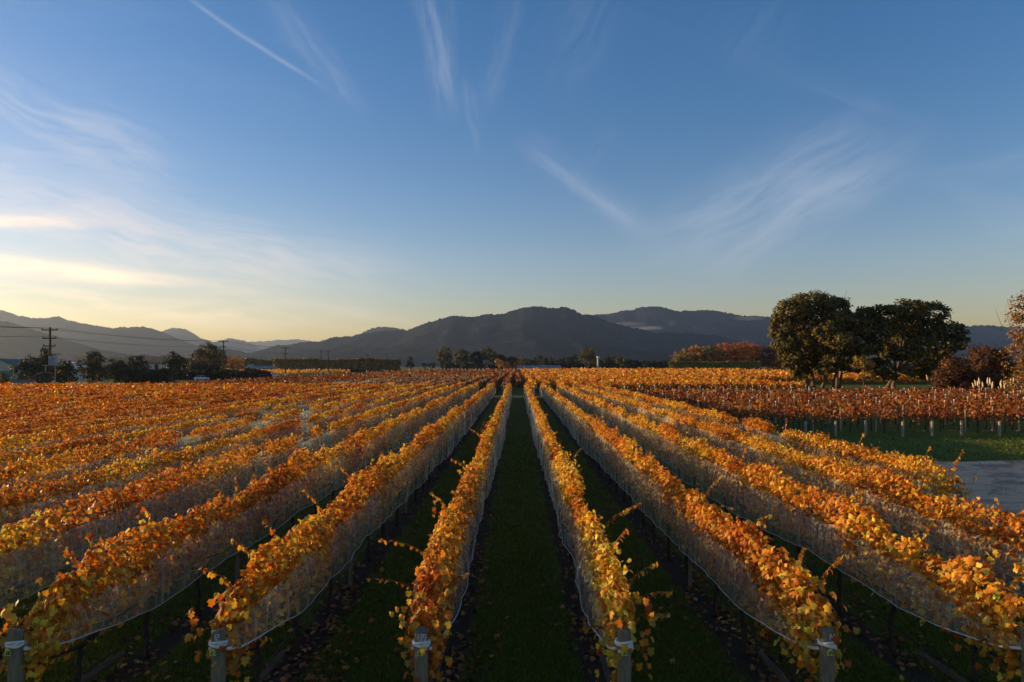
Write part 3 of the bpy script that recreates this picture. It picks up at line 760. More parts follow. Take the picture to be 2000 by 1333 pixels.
for i in range(58):                                    # right: orange rows
    X = 2.65+ROW_S*i
    ys = max(YB0 if X < 47 else 168.0, abs(X)*F/1010.0-12)
    row = empty('vine_row', (X, ys, 0), 'orange vine row beyond the cross track, %s right of the alley' % ordinal(i+1), 'vine row', 'orange vine rows beyond the cross track')
    v, f, c = foliage(X, ys, YB1+(10 if i > 8 else -60+i*6), 7000+i, crest=1.95, low=0.85, half=0.34, cover=4.4, lod=300.0, cols=GOLD, wts=[0.12, 0.42, 0.33, 0.11, 0.02], endcap=False, near=0, shoots=False)
    fo = obj('foliage', mesh_np('foliage', v, f, M['leaf'], c), row); fo['kind'] = 'stuff'
    if ys < YB0+1: obj('end_post', FAR_POST, row, (X, YB0-0.5, 0))
    if i < 30: obj('end_post', WRAP_POST, row, (X, YB1+10.5, 0))
# far field across the road: reads as one golden mass
parts = []
for i in range(60):
    X = -112-4.0*i
    v, f, c = foliage(X, max(250, abs(X)*1.28), 455, 9000+i, crest=1.95, low=0.4, half=0.5, cover=2.6, lod=480.0, wts=[0.22, 0.46, 0.26, 0.05, 0.01], endcap=False, near=0, sparse_low=0.9, shoots=False)
    parts.append((v, f, c))
V, Fc, C = [], [], []; b0 = 0
for v, f, c in parts: V.append(v); Fc.append(f+b0); C.append(c); b0 += len(v)
fv = obj('distant_vineyard', mesh_np('distant_vineyard', np.concatenate(V), np.concatenate(Fc), M['leaf'], np.concatenate(C)))
tag(fv, 'golden vineyard beyond the road in front of the long tree belt', 'vineyard', None, 'stuff')

# ------------------------------------------------------------------ trees
GREEN = [(0.105, 0.085, 0.016), (0.145, 0.105, 0.02), (0.06, 0.055, 0.013), (0.20, 0.13, 0.025)]
GREEN_W = [0.35, 0.28, 0.25, 0.12]
DARK = [(0.030, 0.038, 0.014), (0.042, 0.046, 0.016), (0.022, 0.028, 0.012), (0.065, 0.05, 0.018)]
OLIVE = [(0.24, 0.15, 0.028), (0.18, 0.13, 0.026), (0.32, 0.17, 0.025), (0.12, 0.09, 0.02)]
AUT = [(0.50, 0.24, 0.03), (0.40, 0.18, 0.03), (0.55, 0.21, 0.025), (0.24, 0.12, 0.025)]
REDS = [(0.62, 0.17, 0.022), (0.50, 0.12, 0.02), (0.66, 0.25, 0.028), (0.36, 0.10, 0.02)]
BROWN = [(0.12, 0.052, 0.018), (0.09, 0.04, 0.016), (0.16, 0.07, 0.02), (0.055, 0.03, 0.014)]
def crown_geo(lobes, n, leaf, cols, seed, wts=GREEN_W, clump=0.30, flat=0.6, hollow=0.55):
    """lobes: (centre, (rx,ry,rz)); leaf faces gathered in clumps on each lobe"""
    r = np.random.default_rng(seed); out_p, out_n = [], []
    wt = np.array([(l[1][0]*l[1][2]) for l in lobes]); wt = wt/wt.sum()
    for (c, rad), w_ in zip(lobes, wt):
        c = np.array(c); rad = np.array(rad); m = max(int(n*w_), 8)
        K = max(int(10+m/30), 6)
        d = unit(r.normal(size=(K, 3))+np.array([0, 0, 0.18])); cc = c+d*rad*r.uniform(hollow, 1.0, (K, 1))
        cr = clump*rad.mean()*r.uniform(0.6, 1.35, K)
        i = r.integers(0, K, m)
        g = r.normal(size=(m, 3)); g = unit(g)*r.uniform(0.15, 1, (m, 1))**0.5
        g[:, 2] *= flat
        p = cc[i]+g*cr[i][:, None]
        nn = g*1.0+d[i]*0.5+np.array([0, 0, 0.35])+r.normal(0, 0.45, (m, 3))
        out_p.append(p); out_n.append(nn)
    p = np.concatenate(out_p); nn = np.concatenate(out_n); N = len(p)
    c = palette(cols, wts, N, 0.25, r)
    return join_leaves([(leaf_geo(p, nn, leaf*r.uniform(0.6, 1.4, N), LEAF_MID, 0.2, r), FACE_MID, c)])
def tree(name, label, cat, base, lobes, n, leaf, cols, seed, trunk_r=0.3, group=None, wts=GREEN_W, stems=1, clump=0.30, bark='tree_bark', flat=0.6, hollow=0.55, spread=0.6, lean=0.0):
    t = empty(name, base, label, cat, group); rr = random.Random(seed)
    v, f, c = crown_geo(lobes, n, leaf, cols, seed, wts, clump, flat, hollow)
    obj('crown', mesh_np('crown', v, f, M['tree_leaf'], c), t)
    tb = MB(); base = np.array(base, float)
    tops = [np.array(l[0], float) for l in lobes]
    for s in range(stems):
        b = base+np.array([rr.uniform(-spread, spread)*(stems > 1), rr.uniform(-spread, spread)*(stems > 1), -0.2])
        mine = tops[s::stems] or tops[:1]
        mean = sum(mine)/len(mine)
        fork = b+(mean-b)*0.45; fork[0] = b[0]+(mean[0]-b[0])*0.35+lean
        tb.tube([b, b+(fork-b)*0.3+np.array([rr.uniform(-.2, .2), 0, 0]), b+(fork-b)*0.7, fork], [trunk_r*1.25, trunk_r, trunk_r*0.85, trunk_r*0.75], 8)
        for q in mine:
            mid = (fork+q)/2+np.array([rr.uniform(-.5, .5), rr.uniform(-.5, .5), -0.12*np.linalg.norm(q-fork)])
            tb.tube([fork-(fork-b)*0.06, mid, q], [trunk_r*0.6, trunk_r*0.4, trunk_r*0.15], 6)
            for e_ in range(3):
                d = np.array([rr.uniform(-1, 1), rr.uniform(-1, 1), rr.uniform(0, 1)]); k = np.linalg.norm(q-fork)*0.45
                tb.tube([mid+(q-mid)*0.4, mid+(q-mid)*0.6+d*k*0.5, q+d*k*0.6], [trunk_r*0.25, trunk_r*0.15, trunk_r*0.05], 5)
    obj('trunk', tb.mesh('trunk', M[bark], True), t)
    return t
def lob(px, py, D, rx, rz, dy=0.0, ry=None):
    c = P(px, py, D+dy); k = D/F
    return (c, (rx*k, (ry if ry else rx)*k, rz*k))

# the big evergreen trio on the right
G3 = 'big dark trees beside the rust vines'
D = 140
tree('gum_tree', 'tallest dark evergreen at the left of the big trio, trunk leaning', 'tree', P(1582, 758, D),
     [lob(1585, 592, D, 46, 18), lob(1550, 608, D, 38, 22, -2), lob(1625, 602, D, 36, 20, 3), lob(1528, 640, D, 26, 24, -3), lob(1570, 632, D, 40, 22, 4), lob(1640, 628, D, 26, 22, 5), lob(1535, 672, D, 26, 22, -3), lob(1572, 668, D, 32, 20, 2), lob(1548, 700, D, 24, 18, -3), lob(1580, 706, D, 24, 16, 1), lob(1560, 730, D, 20, 13, -1), lob(1595, 690, D, 26, 20, 4)],
     27000, 0.44, GREEN, 71, 0.42, G3, stems=2, spread=1.5, clump=0.30, hollow=0.7)
tree('gum_tree', 'shorter middle tree of the big dark trio, several trunks showing', 'tree', P(1640, 757, 136),
     [lob(1640, 625, 136, 36, 17), lob(1612, 648, 136, 30, 20, -2), lob(1668, 640, 136, 30, 22, 1), lob(1640, 668, 136, 38, 18, -3), lob(1690, 618, 136, 22, 18, 3), lob(1600, 684, 136, 24, 15), lob(1672, 684, 136, 28, 16), lob(1630, 704, 136, 30, 12, -2), lob(1664, 716, 136, 22, 11), lob(1610, 722, 136, 20, 10, -2), lob(1645, 690, 136, 30, 16, 4)],
     21000, 0.43, [(0.15, 0.105, 0.018), (0.11, 0.085, 0.018), (0.075, 0.06, 0.015), (0.19, 0.12, 0.02)], 72, 0.28, G3, stems=5, spread=3.8, clump=0.30, hollow=0.7)
tree('gum_tree', 'spreading dark tree at the right of the big trio with pale limbs', 'tree', P(1738, 760, 142),
     [lob(1775, 606, 142, 46, 19), lob(1730, 616, 142, 36, 20, -2), lob(1815, 614, 142, 36, 24, 3), lob(1708, 645, 142, 28, 24, -3), lob(1755, 640, 142, 40, 20, 4), lob(1805, 648, 142, 42, 22, 4), lob(1850, 650, 142, 34, 22, 2), lob(1868, 668, 142, 22, 16, 1), lob(1835, 682, 142, 34, 15, 2), lob(1702, 676, 142, 22, 16, -3), lob(1805, 704, 142, 30, 14, 1), lob(1712, 716, 142, 24, 16, -2), lob(1815, 724, 142, 30, 16, 2), lob(1760, 672, 142, 40, 14, 6), lob(1790, 728, 142, 26, 12, 3), lob(1845, 710, 142, 24, 18, 3), lob(1735, 735, 142, 18, 9, -3), lob(1745, 690, 142, 34, 16, 8), lob(1780, 695, 142, 30, 16, 8), lob(1768, 690, 142, 32, 14, -6), lob(1800, 672, 142, 28, 12, -7)],
     32000, 0.46, GREEN, 73, 0.42, G3, stems=2, spread=1.8, clump=0.29, hollow=0.7)
tree('small_tree', 'slim twiggy tree standing before the big trio', 'tree', P(1686, 764, 128), [lob(1684, 712, 128, 20, 18), lob(1694, 730, 128, 14, 12)], 1100, 0.32, OLIVE, 74, 0.12)
# brown bush, twiggy autumn tree and pampas at the right edge
tree('autumn_bush', 'dense brown-red bush right of the big trio', 'bush', P(1862, 784, 97), [lob(1865, 722, 97, 30, 28), lob(1850, 745, 97, 26, 26, -1), lob(1885, 748, 97, 28, 26)], 7000, 0.26, BROWN, 75, 0.15, clump=0.36, flat=0.9)
tree('autumn_bush', 'taller brown-red bush behind the pampas plumes', 'bush', P(1925, 784, 100), [lob(1925, 704, 100, 38, 30), lob(1955, 722, 100, 30, 34, 2), lob(1920, 745, 100, 36, 30, -1)], 8000, 0.28, BROWN, 76, 0.15, clump=0.36, flat=0.9)
tree('autumn_tree', 'sparse tall tree with orange leaves cut by the right edge', 'tree', P(2010, 798, 84),
     [lob(2000, 600, 84, 26, 30), lob(1985, 630, 84, 26, 22, 1), lob(2030, 590, 84, 40, 50, 2), lob(1995, 665, 84, 32, 26), lob(2030, 660, 84, 40, 40), lob(1985, 705, 84, 34, 30, -1), lob(1988, 745, 84, 30, 26, -1), lob(2030, 730, 84, 40, 40)],
     4200, 0.24, [(0.30, 0.15, 0.03), (0.22, 0.10, 0.03), (0.36, 0.2, 0.05), (0.12, 0.07, 0.025)], 77, 0.22, stems=3, spread=0.8, clump=0.42, hollow=0.3)
def pampas(px, py, D, seed, n, label):
    b = P(px, py, D); b[2] = 0; t = empty('pampas_grass', b, label, 'pampas grass'); rr = random.Random(seed)
    r = np.random.default_rng(seed); N = 420
    a = r.uniform(0, 6.28, N); L = r.uniform(1.0, 2.3, N); lean = r.uniform(0.1, 0.85, N)
    d = np.stack([np.cos(a), np.sin(a)], 1); V = []; C = palette([(0.20, 0.17, 0.05), (0.12, 0.12, 0.035), (0.26, 0.2, 0.08)], [1, 1, 1], N, r=r)
    side = np.stack([-d[:, 1], d[:, 0], 0*a], 1)*0.03
    p0 = np.stack([b[0]+d[:, 0]*0.3, b[1]+d[:, 1]*0.3, 0*a], 1)
    p1 = p0+np.stack([d[:, 0]*lean*L*0.45, d[:, 1]*lean*L*0.45, L*0.75], 1); p2 = p0+np.stack([d[:, 0]*lean*L*1.1, d[:, 1]*lean*L*1.1, L*(0.95-0.4*lean)], 1)
    V = np.stack([p0-side, p0+side, p1+side, p1-side, p2], 1); Fb = np.array([(0, 1, 2), (0, 2, 3), (3, 2, 4)])
    v, f, c = join_leaves([(V, Fb, C)]); obj('blades', mesh_np('blades', v, f, M['grass_blade'], c), t)['kind'] = 'stuff'
    for k in range(n):
        x, y = rr.uniform(-1.6, 1.6), rr.uniform(-1, 1); h = rr.uniform(2.2, 3.3); dx = x*0.12
        pl = MB().tube([(x, y, 0.4), (x+dx, y, h*0.75)], 0.012, 4).mesh('stalk', M['cane'])
        s = obj('stalk', pl, t, b)
        obj('plume', MB().tube([(x+dx, y, h*0.70), (x+dx*1.1, y, h*0.78), (x+dx*1.5, y, h*0.9), (x+dx*2.4, y, h)], [0.03, 0.12, 0.10, 0.01], 7).mesh('plume', M['plume'], True), s, b)
pampas(1935, 792, 88, 3, 11, 'pampas clump with cream plumes left of the sparse orange tree')
pampas(1972, 792, 87, 4, 12, 'pampas clump with tall cream plumes at the foot of the sparse orange tree')
pampas(1832, 772, 108, 5, 3, 'small pampas tuft with few plumes beside the brown bush')

# clipped hedge and autumn trees behind it
def hedge(name, label, x0, x1, y, depth, h, n, leaf, cols, seed, wob=0.3, cat='hedge', group=None, wts=GREEN_W):
    r = np.random.default_rng(seed); nz = Noise1(seed)
    o = empty(name, ((x0+x1)/2, y, 0), label, cat, group)
    u = r.uniform(0, 1, n); x = x0+(x1-x0)*u
    hh = h+wob*h*(nz(x/(h*1.1))+0.6*nz(x/(h*0.4)+50))
    face = r.uniform(0, 1, n) < 0.62
    z = np.where(face, hh*r.uniform(0, 1, n)**0.8, hh*(1-0.06*r.uniform(0, 1, n)))
    yy = np.where(face, y-depth/2+0.15*depth*np.abs(r.normal(0, 1, n)), y+depth*r.uniform(-.5, .5, n))
    nn = np.where(face[:, None], np.array([[0, -1, 0.3]]), np.array([[0, 0, 1]]))+r.normal(0, 0.5, (n, 3))
    v, f, c = join_leaves([(leaf_geo(np.stack([x, yy, z], 1), nn, leaf*r.uniform(0.6, 1.4, n), LEAF_MID, 0.2, r), FACE_MID, palette(cols, wts, n, 0.25, r))])
    obj('foliage', mesh_np('foliage', v, f, M['tree_leaf'], c), o)['kind'] = 'stuff'
    core = MB().box(((x0+x1)/2, y, h*0.36), (abs(x1-x0)*0.985, depth*0.5, h*0.72)).mesh('stem_mass', M['bark'])
    obj('stem_mass', core, o)
    return o
hedge('clipped_hedge', 'long clipped green hedge below the autumn trees', GX(1306, 478), GX(1482, 478), 478, 5, 7.0, 9000, 1.0, [(0.22, 0.21, 0.03), (0.18, 0.17, 0.03), (0.13, 0.13, 0.022), (0.28, 0.24, 0.035)], 81, 0.03)
AG = 'autumn trees behind the clipped hedge'
for i, (px, py, rx, rz, cols, lab) in enumerate([
        (1335, 700, 20, 12, OLIVE, 'low olive-gold tree at the left end of the clipped hedge'),
        (1362, 695, 22, 14, AUT, 'golden round tree behind the left half of the hedge'),
        (1392, 693, 20, 14, OLIVE, 'olive tree between the golden and the orange tree above the hedge'),
        (1418, 690, 22, 16, REDS, 'orange-red tree above the middle of the hedge'),
        (1445, 689, 20, 17, REDS, 'bright red-orange tree, tallest above the hedge'),
        (1470, 693, 20, 16, REDS, 'dull red tree behind the right end of the hedge'),
        (1497, 698, 20, 18, BROWN, 'brown tree between the hedge and the big trio'),
        (1520, 702, 20, 22, REDS, 'red tree half hidden by the tallest evergreen')]):
    tree('autumn_tree', lab, 'tree', P(px, 720, 505), [lob(px, py-2, 505, rx*1.2, rz*1.2), lob(px-8, py+7, 505, rx*0.9, rz*0.8, -4), lob(px+9, py+8, 505, rx*0.9, rz*0.8, -3)], 1700, 1.25, cols, 90+i, 0.35, AG)
hedge('dark_hedge', 'short dark hedge in front of the red tree by the big trio', GX(1485, 440), GX(1545, 440), 440, 3, 2.2, 700, 0.9, DARK, 83, 0.05)

# far tree line across the middle
rr = random.Random(99); FG = 'dark trees of the far tree line'
spec = [(868, 690, 17, 20, GREEN, 'rounded olive gum at the left end of the far tree line'), (902, 695, 15, 17, GREEN, 'second rounded olive gum of the far tree line'),
        (930, 697, 13, 14, DARK, 'dark tree between the olive gum and the tallest left crown'), (952, 691, 17, 16, GREEN, 'tall olive crown left of the alley end'),
        (975, 700, 13, 12, DARK, 'dark crown just right of the tall olive crown'), (998, 704, 11, 12, DARK, 'small dark crown at the left side of the alley end'),
        (1148, 692, 16, 18, GREEN, 'tall rounded grey-green tree beside the white column')]
for i, (px, py, rx, rz, cols, lab) in enumerate(spec):
    Dd = 590+rr.uniform(-10, 30)
    tree('gum_tree', lab, 'tree', P(px, 721, Dd), [lob(px, py, Dd, rx, rz*0.8), lob(px-rx*0.5, py+rz*0.5, Dd, rx*0.6, rz*0.6, -3), lob(px+rx*0.5, py+rz*0.6, Dd, rx*0.6, rz*0.55, -2)], 1500, 1.15, cols, 120+i, 0.45, FG, stems=2, spread=1.5)
i = 0; px = 1020; nth = {}
while px < 1310:
    if not 1135 < px < 1160:
        sec = 'left' if px < 1148 else 'right'; nth[sec] = nth.get(sec, 0)+1
        Dd = 615+rr.uniform(-12, 25); top = 697+rr.uniform(-5, 8)+(4 if px > 1170 else 0)
        lab = 'dark tree of the far line, %s %s the tall grey-green tree' % (ordinal(nth[sec]), 'from the alley end towards' if sec == 'left' else 'to the right of')
        w_ = rr.uniform(9, 15)
        tree('shelter_tree', lab, 'tree', P(px, 721, Dd), [lob(px, top+8, Dd, w_, 10), lob(px+rr.uniform(-6, 6), top+16, Dd, w_, 9, -4)], 650, 1.3, DARK if rr.random() < 0.8 else GREEN, 150+i, 0.4, FG)
    i += 1; px += rr.uniform(10, 15)
for i, (px, py, rx, rz, cols, lab) in enumerate([(975, 709, 10, 8, AUT, 'orange shrub tree left of the alley end'), (990, 712, 9, 6, AUT, 'low golden shrub nearest the alley end'), (1018, 708, 8, 10, AUT, 'orange tree just right of the alley end'),
                                                 (1057, 710, 6, 7, AUT, 'small golden tree behind the long low building'), (1008, 713, 7, 9, REDS, 'dark red tree at the end of the alley')]):
    tree('autumn_tree', lab, 'tree', P(px, 721, 570), [lob(px, py, 570, rx, rz), lob(px+3, py+4, 570, rx*0.7, rz*0.7, -2)], 420, 1.0, cols, 190+i, 0.25, 'autumn trees at the alley end')
hedge('shelter_belt', 'dark understorey along the foot of the far tree line', GX(862, 640), GX(1312, 640), 640, 8, 6.5, 6000, 1.6, DARK, 84, 0.18, 'hedge')
hedge('shelter_belt', 'long brown-olive tree belt behind the golden far field, left part', GX(446, 560), GX(545, 560), 560, 10, 9.0, 4200, 1.5, OLIVE, 85, 0.14, 'tree belt', 'tree belts behind the far field')
hedge('shelter_belt', 'long brown-olive tree belt behind the golden far field, right part', GX(538, 545), GX(782, 545), 545, 10, 9.2, 8500, 1.5, OLIVE, 86, 0.09, 'tree belt', 'tree belts behind the far field')
hedge('dark_hedge', 'low dark hedge along the back of the golden far field', GX(440, 470), GX(725, 470), 470, 3, 2.0, 2600, 1.1, DARK, 87, 0.08)
hedge('shelter_belt', 'hazy far wood below the left hills', GX(150, 1500), GX(460, 1500), 1500, 40, 24, 3500, 5.0, BROWN, 88, 0.22, 'tree belt')
tree('conifer', 'small dark conifer alone right of the tree belt', 'tree', P(802, 722, 540), [lob(802, 713, 540, 10, 6), lob(802, 706, 540, 6, 6), lob(802, 700, 540, 3, 5)], 500, 0.9, DARK, 201, 0.2)
tree('conifer', 'low dark shrub tree left of the olive gum', 'tree', P(828, 722, 560), [lob(828, 714, 560, 7, 6), lob(842, 714, 560, 10, 6)], 420, 0.9, DARK, 202, 0.2)

# roadside trees and shrubs at the left
RG = 'dark roadside trees by the power poles'
def roadside(px, top, halfw, cols, lab, seed, n=2600, D=None, bottom=None, name='roadside_tree'):
    D = D or 107*F/(VX-px); base = P(px, 0, D); base[2] = 0; by = VY+CH*F/D; h = by-top
    L = [lob(px, top+h*0.24, D, halfw*0.55, h*0.24), lob(px-halfw*0.4, top+h*0.48, D, halfw*0.6, h*0.28, -1), lob(px+halfw*0.42, top+h*0.45, D, halfw*0.58, h*0.28, 1), lob(px, top+h*0.72, D, halfw*0.85, h*0.26, -1)]
    return tree(name, lab, 'tree', base, L, n, 0.36*D/150, cols, seed, 0.2, RG, clump=0.38, flat=0.9)
roadside(62, 694, 34, DARK, 'wide dark tree left of the transformer pole', 211)
roadside(90, 680, 22, DARK, 'tall dark tree right behind the transformer pole', 212)
roadside(128, 704, 26, DARK, 'lower dark tree just right of the transformer pole', 213)
roadside(182, 686, 30, DARK, 'pointed dark tree between the transformer pole and the cream shed', 214)
roadside(225, 700, 26, DARK, 'dark tree left of the round dark bush by the cream shed', 215)
roadside(264, 694, 28, DARK, 'round dark bush touching the cream shed', 216)
roadside(342, 687, 24, DARK, 'dark twin-topped tree right of the cream shed', 217)
roadside(385, 706, 28, DARK, 'low dark tree behind the parked-looking white car', 218)
roadside(415, 712, 18, DARK, 'lowest dark tree beside the second power pole', 219)
roadside(6, 728, 10, GREEN, 'small green bush in front of the fence at the left edge', 220, 900, 118)
tree('round_tree', 'big dome-shaped olive tree left of the second power pole', 'tree', P(410, 730, 300), [lob(408, 688, 300, 24, 17), lob(392, 700, 300, 20, 16), lob(425, 698, 300, 18, 17), lob(408, 712, 300, 36, 12)], 3600, 0.75, [(0.12, 0.09, 0.025), (0.09, 0.075, 0.022), (0.15, 0.10, 0.028), (0.06, 0.055, 0.02)], 221, 0.5, clump=0.3)
tree('autumn_tree', 'orange-brown tree in front of the dome-shaped tree', 'tree', P(385, 735, 270), [lob(388, 716, 270, 24, 13), lob(372, 712, 270, 16, 12)], 1800, 0.7, [(0.17, 0.09, 0.022), (0.13, 0.075, 0.02), (0.2, 0.11, 0.025), (0.08, 0.055, 0.018)], 222, 0.25)
tree('autumn_tree', 'yellow-green tree right of the dome-shaped tree', 'tree', P(455, 722, 430), [lob(455, 704, 430, 16, 10), lob(470, 709, 430, 12, 8), lob(445, 708, 430, 12, 9)], 1000, 0.9, AUT, 223, 0.25)
hedge('roadside_shrubs', 'low dark shrubs along the road verge below the dark trees', GX(150, 166), GX(268, 190)+12, 186, 6, 3.0, 3000, 0.6, DARK, 89, 0.25, 'shrubs')
hedge('flax_clump', 'spiky flax clump at the foot of the transformer pole', GX(66, 140), GX(95, 140), 140, 3, 3.0, 900, 0.5, [(0.07, 0.075, 0.05), (0.05, 0.055, 0.035), (0.09, 0.09, 0.06), (0.04, 0.04, 0.025)], 98, 0.25, 'shrubs')
hedge('roadside_shrubs', 'low dark shrubs between the white car and the cream shed', GX(268, 208), GX(440, 238)+20, 222, 6, 3.0, 2600, 0.6, DARK, 97, 0.25, 'shrubs')
hedge('roadside_shrubs', 'dark verge scrub right of the second power pole', GX(445, 262), GX(530, 262), 262, 4, 2.2, 1200, 0.7, BROWN, 96, 0.3, 'shrubs')

# ------------------------------------------------------------------ power poles and lines
ROADX = -102.0
POLES = []
def pole(D, H, arms, label, base_white=True, lamp=False, X=ROADX, name='power_pole'):
    t = empty(name, (X, D, 0), label, 'power pole', 'power poles along the road')
    obj('pole_shaft', MB().tube([(0, 0, -0.3), (0, 0, H*0.5), (0, 0, H)], [0.27, 0.24, 0.20], 10).mesh('pole_shaft', M['pole']), t, (X, D, 0))
    if base_white: obj('white_base', MB().tube([(0, 0, 0.0), (0, 0, 1.3)], [0.285, 0.28], 10).mesh('white_base', M['white']), t, (X, D, 0))
    for z, w_, npin in arms:
        a = obj('crossarm', MB().box((0, -0.2, 0), (w_, 0.18, 0.26)).mesh('crossarm', M['pole']), t, (X, D, z))
        for k in range(npin):
            x = -w_/2+0.12+(w_-0.24)*k/(npin-1)
            obj('insulator', MB().tube([(0, 0, 0.08), (0, 0, 0.2), (0, 0, 0.22), (0, 0, 0.42)], [0.06, 0.07, 0.14, 0.11], 6).mesh('insulator', M['pole']), a, (X+x, D-0.2, z))
    if lamp:
        obj('lamp_arm', MB().tube([(0, 0, H-0.4), (1.0, 0, H), (2.2, 0, H+0.1)], 0.05, 6).mesh('lamp_arm', M['steel_blue']), t, (X, D, 0))
        obj('lamp_head', MB().box((2.4, 0, H+0.08), (0.7, 0.28, 0.14)).mesh('lamp_head', M['white']), t, (X, D, 0))
    return t
tp = pole(149, 13.0, [(12.4, 3.5, 3), (10.6, 3.0, 2), (8.9, 2.7, 2)], 'tall power pole with a transformer platform, nearest on the left', False)
pole(237, 13.3, [(12.9, 3.4, 3), (11.0, 1.9, 2)], 'second power pole beside the dome-shaped tree, white painted foot')
pole(300, 12.7, [(12.3, 3.4, 3), (9.8, 2.4, 2)], 'third power pole, right of the second white car')
pole(362, 12.6, [(12.2, 2.4, 3)], 'left pole of the close pair in front of the tree belt', True, False, GX(627, 362))
pole(368, 12.9, [(12.3, 2.4, 3)], 'right pole of the close pair in front of the tree belt')
pole(462, 12.5, [(12.0, 2.4, 2)], 'thin power pole right of the close pair', True, True)
pole(537, 12.5, [(11.8, 2.2, 2)], 'thin power pole at the right end of the tree belt', True, True)
pole(648, 12.0, [(11.5, 2.0, 2)], 'farthest power pole, left of the olive gums')
pole(600, 12.5, [], 'street lamp pole with a pale head left of the olive gum', False, True, GX(848, 600), 'lamp_pole')
X, Dp = ROADX, 149.0
pf = MB()
pf.box((0.2, 0, 4.7), (3.2, 1.0, 0.18)); obj('platform', pf.mesh('platform', M['post_pale']), tp, (X, Dp, 0))
for dx in (-0.75, 1.35): obj('platform_leg', MB().tube([(dx, -0.35, 0), (dx, -0.35, 4.62)], 0.13, 8).mesh('platform_leg', M['post_pale']), tp, (X, Dp, 0))
tr = obj('transformer', MB().box((0.85, -0.25, 5.75), (1.5, 0.9, 1.9)).mesh('transformer', M['steel_blue']), tp, (X, Dp, 0))
for dx in (0.35, 0.85, 1.35): obj('bushing', MB().tube([(dx, -0.25, 6.7), (dx, -0.25, 7.1)], [0.09, 0.05], 6).mesh('bushing', M['pole']), tr, (X, Dp, 0))
for k in range(5): obj('cooling_fin', MB().box((0.25+0.3*k, -0.76, 5.7), (0.05, 0.12, 1.5)).mesh('cooling_fin', M['steel_blue']), tr, (X, Dp, 0))
obj('fuse_arm', MB().tube([(-1.0, -0.2, 7.0), (2.6, -0.2, 7.2)], 0.09, 6).mesh('fuse_arm', M['pole']), tp, (X, Dp, 0))
seqs = [(dx, [(60, 13.0-0.3), (149, 12.8), (237, 13.3), (300, 12.7), (368, 12.7), (462, 12.4), (537, 12.2), (648, 11.9)], n_) for dx, n_ in ((-1.6, 'topmost overhead wire on the hill side of the poles'), (0.05, 'topmost middle overhead wire of the power line'), (1.6, 'topmost overhead wire on the vineyard side of the poles'))]
seqs += [(dx, [(60, 10.9), (149, 10.9), (237, 11.3), (300, 10.1), (368, 10.6), (462, 10.4)], n_) for dx, n_ in ((-1.1, 'lower overhead wire on the hill side of the poles'), (1.1, 'lower overhead wire on the vineyard side of the poles'))]
for dx, pts, lab in seqs:
    line = []
    for (a, za), (b, zb) in zip(pts[:-1], pts[1:]):
        for k in range(12):
            t = k/12; line.append((ROADX+dx, a+(b-a)*t-0.2, za+(zb-za)*t-4*(0.9*(b-a)/88)*t*(1-t)))
    line.append((ROADX+dx, pts[-1][0]-0.2, pts[-1][1]))
    tag(obj('power_line', MB().tube(line, 0.022, 4).mesh('power_line', M['drip'])), lab, 'wire', 'wires of the roadside power line')

# ------------------------------------------------------------------ sheds, houses, fence
def gable(name, label, c, size, wall_h, roof_h, rz, wall, roof, axis='x', cat='building', openings=()):
    """rectangular building, ridge along local x; openings: (face, u, z, w, h, kind)"""
    t = empty(name, (c[0], c[1], 0), label, cat); L, W = size
    def loc(x, y, z): return (x*math.cos(rz)-y*math.sin(rz), x*math.sin(rz)+y*math.cos(rz), z)
    m = MB(); a, b = L/2, W/2
    pts = [loc(*p) for p in [(-a, -b, 0), (a, -b, 0), (a, b, 0), (-a, b, 0), (-a, -b, wall_h), (a, -b, wall_h), (a, b, wall_h), (-a, b, wall_h), (-a, 0, wall_h+roof_h), (a, 0, wall_h+roof_h)]]
    m.add(pts, [(0, 1, 5, 4), (2, 3, 7, 6), (1, 2, 6, 9, 5), (3, 0, 4, 8, 7)])
    obj('wall', m.mesh('wall', M[wall]), t, (c[0], c[1], 0))
    rf = MB(); o = 0.35; th = 0.14; k = roof_h/b
    for s in (-1, 1):
        q = [(-a-o, 0, wall_h+roof_h+.03), (a+o, 0, wall_h+roof_h+.03), (a+o, s*(b+o), wall_h-k*o+.03), (-a-o, s*(b+o), wall_h-k*o+.03)]
        q2 = [(x, y, z+th) for x, y, z in q]
        rf.add([loc(*p) for p in q+q2], [(0, 1, 2, 3), (7, 6, 5, 4), (0, 4, 5, 1), (1, 5, 6, 2), (2, 6, 7, 3), (3, 7, 4, 0)])
    obj('roof', rf.mesh('roof', M[roof]), t, (c[0], c[1], 0))
    for face, u, z, w_, h_, kind in openings:
        mb = MB(); y = -b-0.03 if face == 'front' else b+0.03
        if face in ('front', 'back'): cpt = loc(u, y, z); mb.box((0, 0, 0), (w_, 0.06, h_), rz)
        else:
            cpt = loc(a+0.03 if face == 'end' else -a-0.03, u, z); mb.box((0, 0, 0), (0.06, w_, h_), rz)
        obj(kind, mb.mesh(kind, M['window'] if kind == 'window' else M['shed_green'] if kind == 'roller_door' else M['dark_red']), t, (c[0]+cpt[0], c[1]+cpt[1], cpt[2]))
    return t
c = P(2, 0, 152)
gable('green_shed', 'shed with a dark green roof and roller door cut by the left edge', (c[0], c[1]+4), (9, 9.0), 4.1, 1.9, R(90), 'cream', 'roof_green', openings=[('other', 0, 1.8, 6.0, 3.3, 'roller_door')])
c = P(297, 0, 236)
gable('cream_shed', 'cream shed with a rusty roof among the roadside trees', (c[0]-1, c[1]+3), (9.0, 6), 5.3, 0.7, R(4), 'cream', 'rust_roof', openings=[('front', 2.3, 2.6, 1.2, 5.0, 'door')])
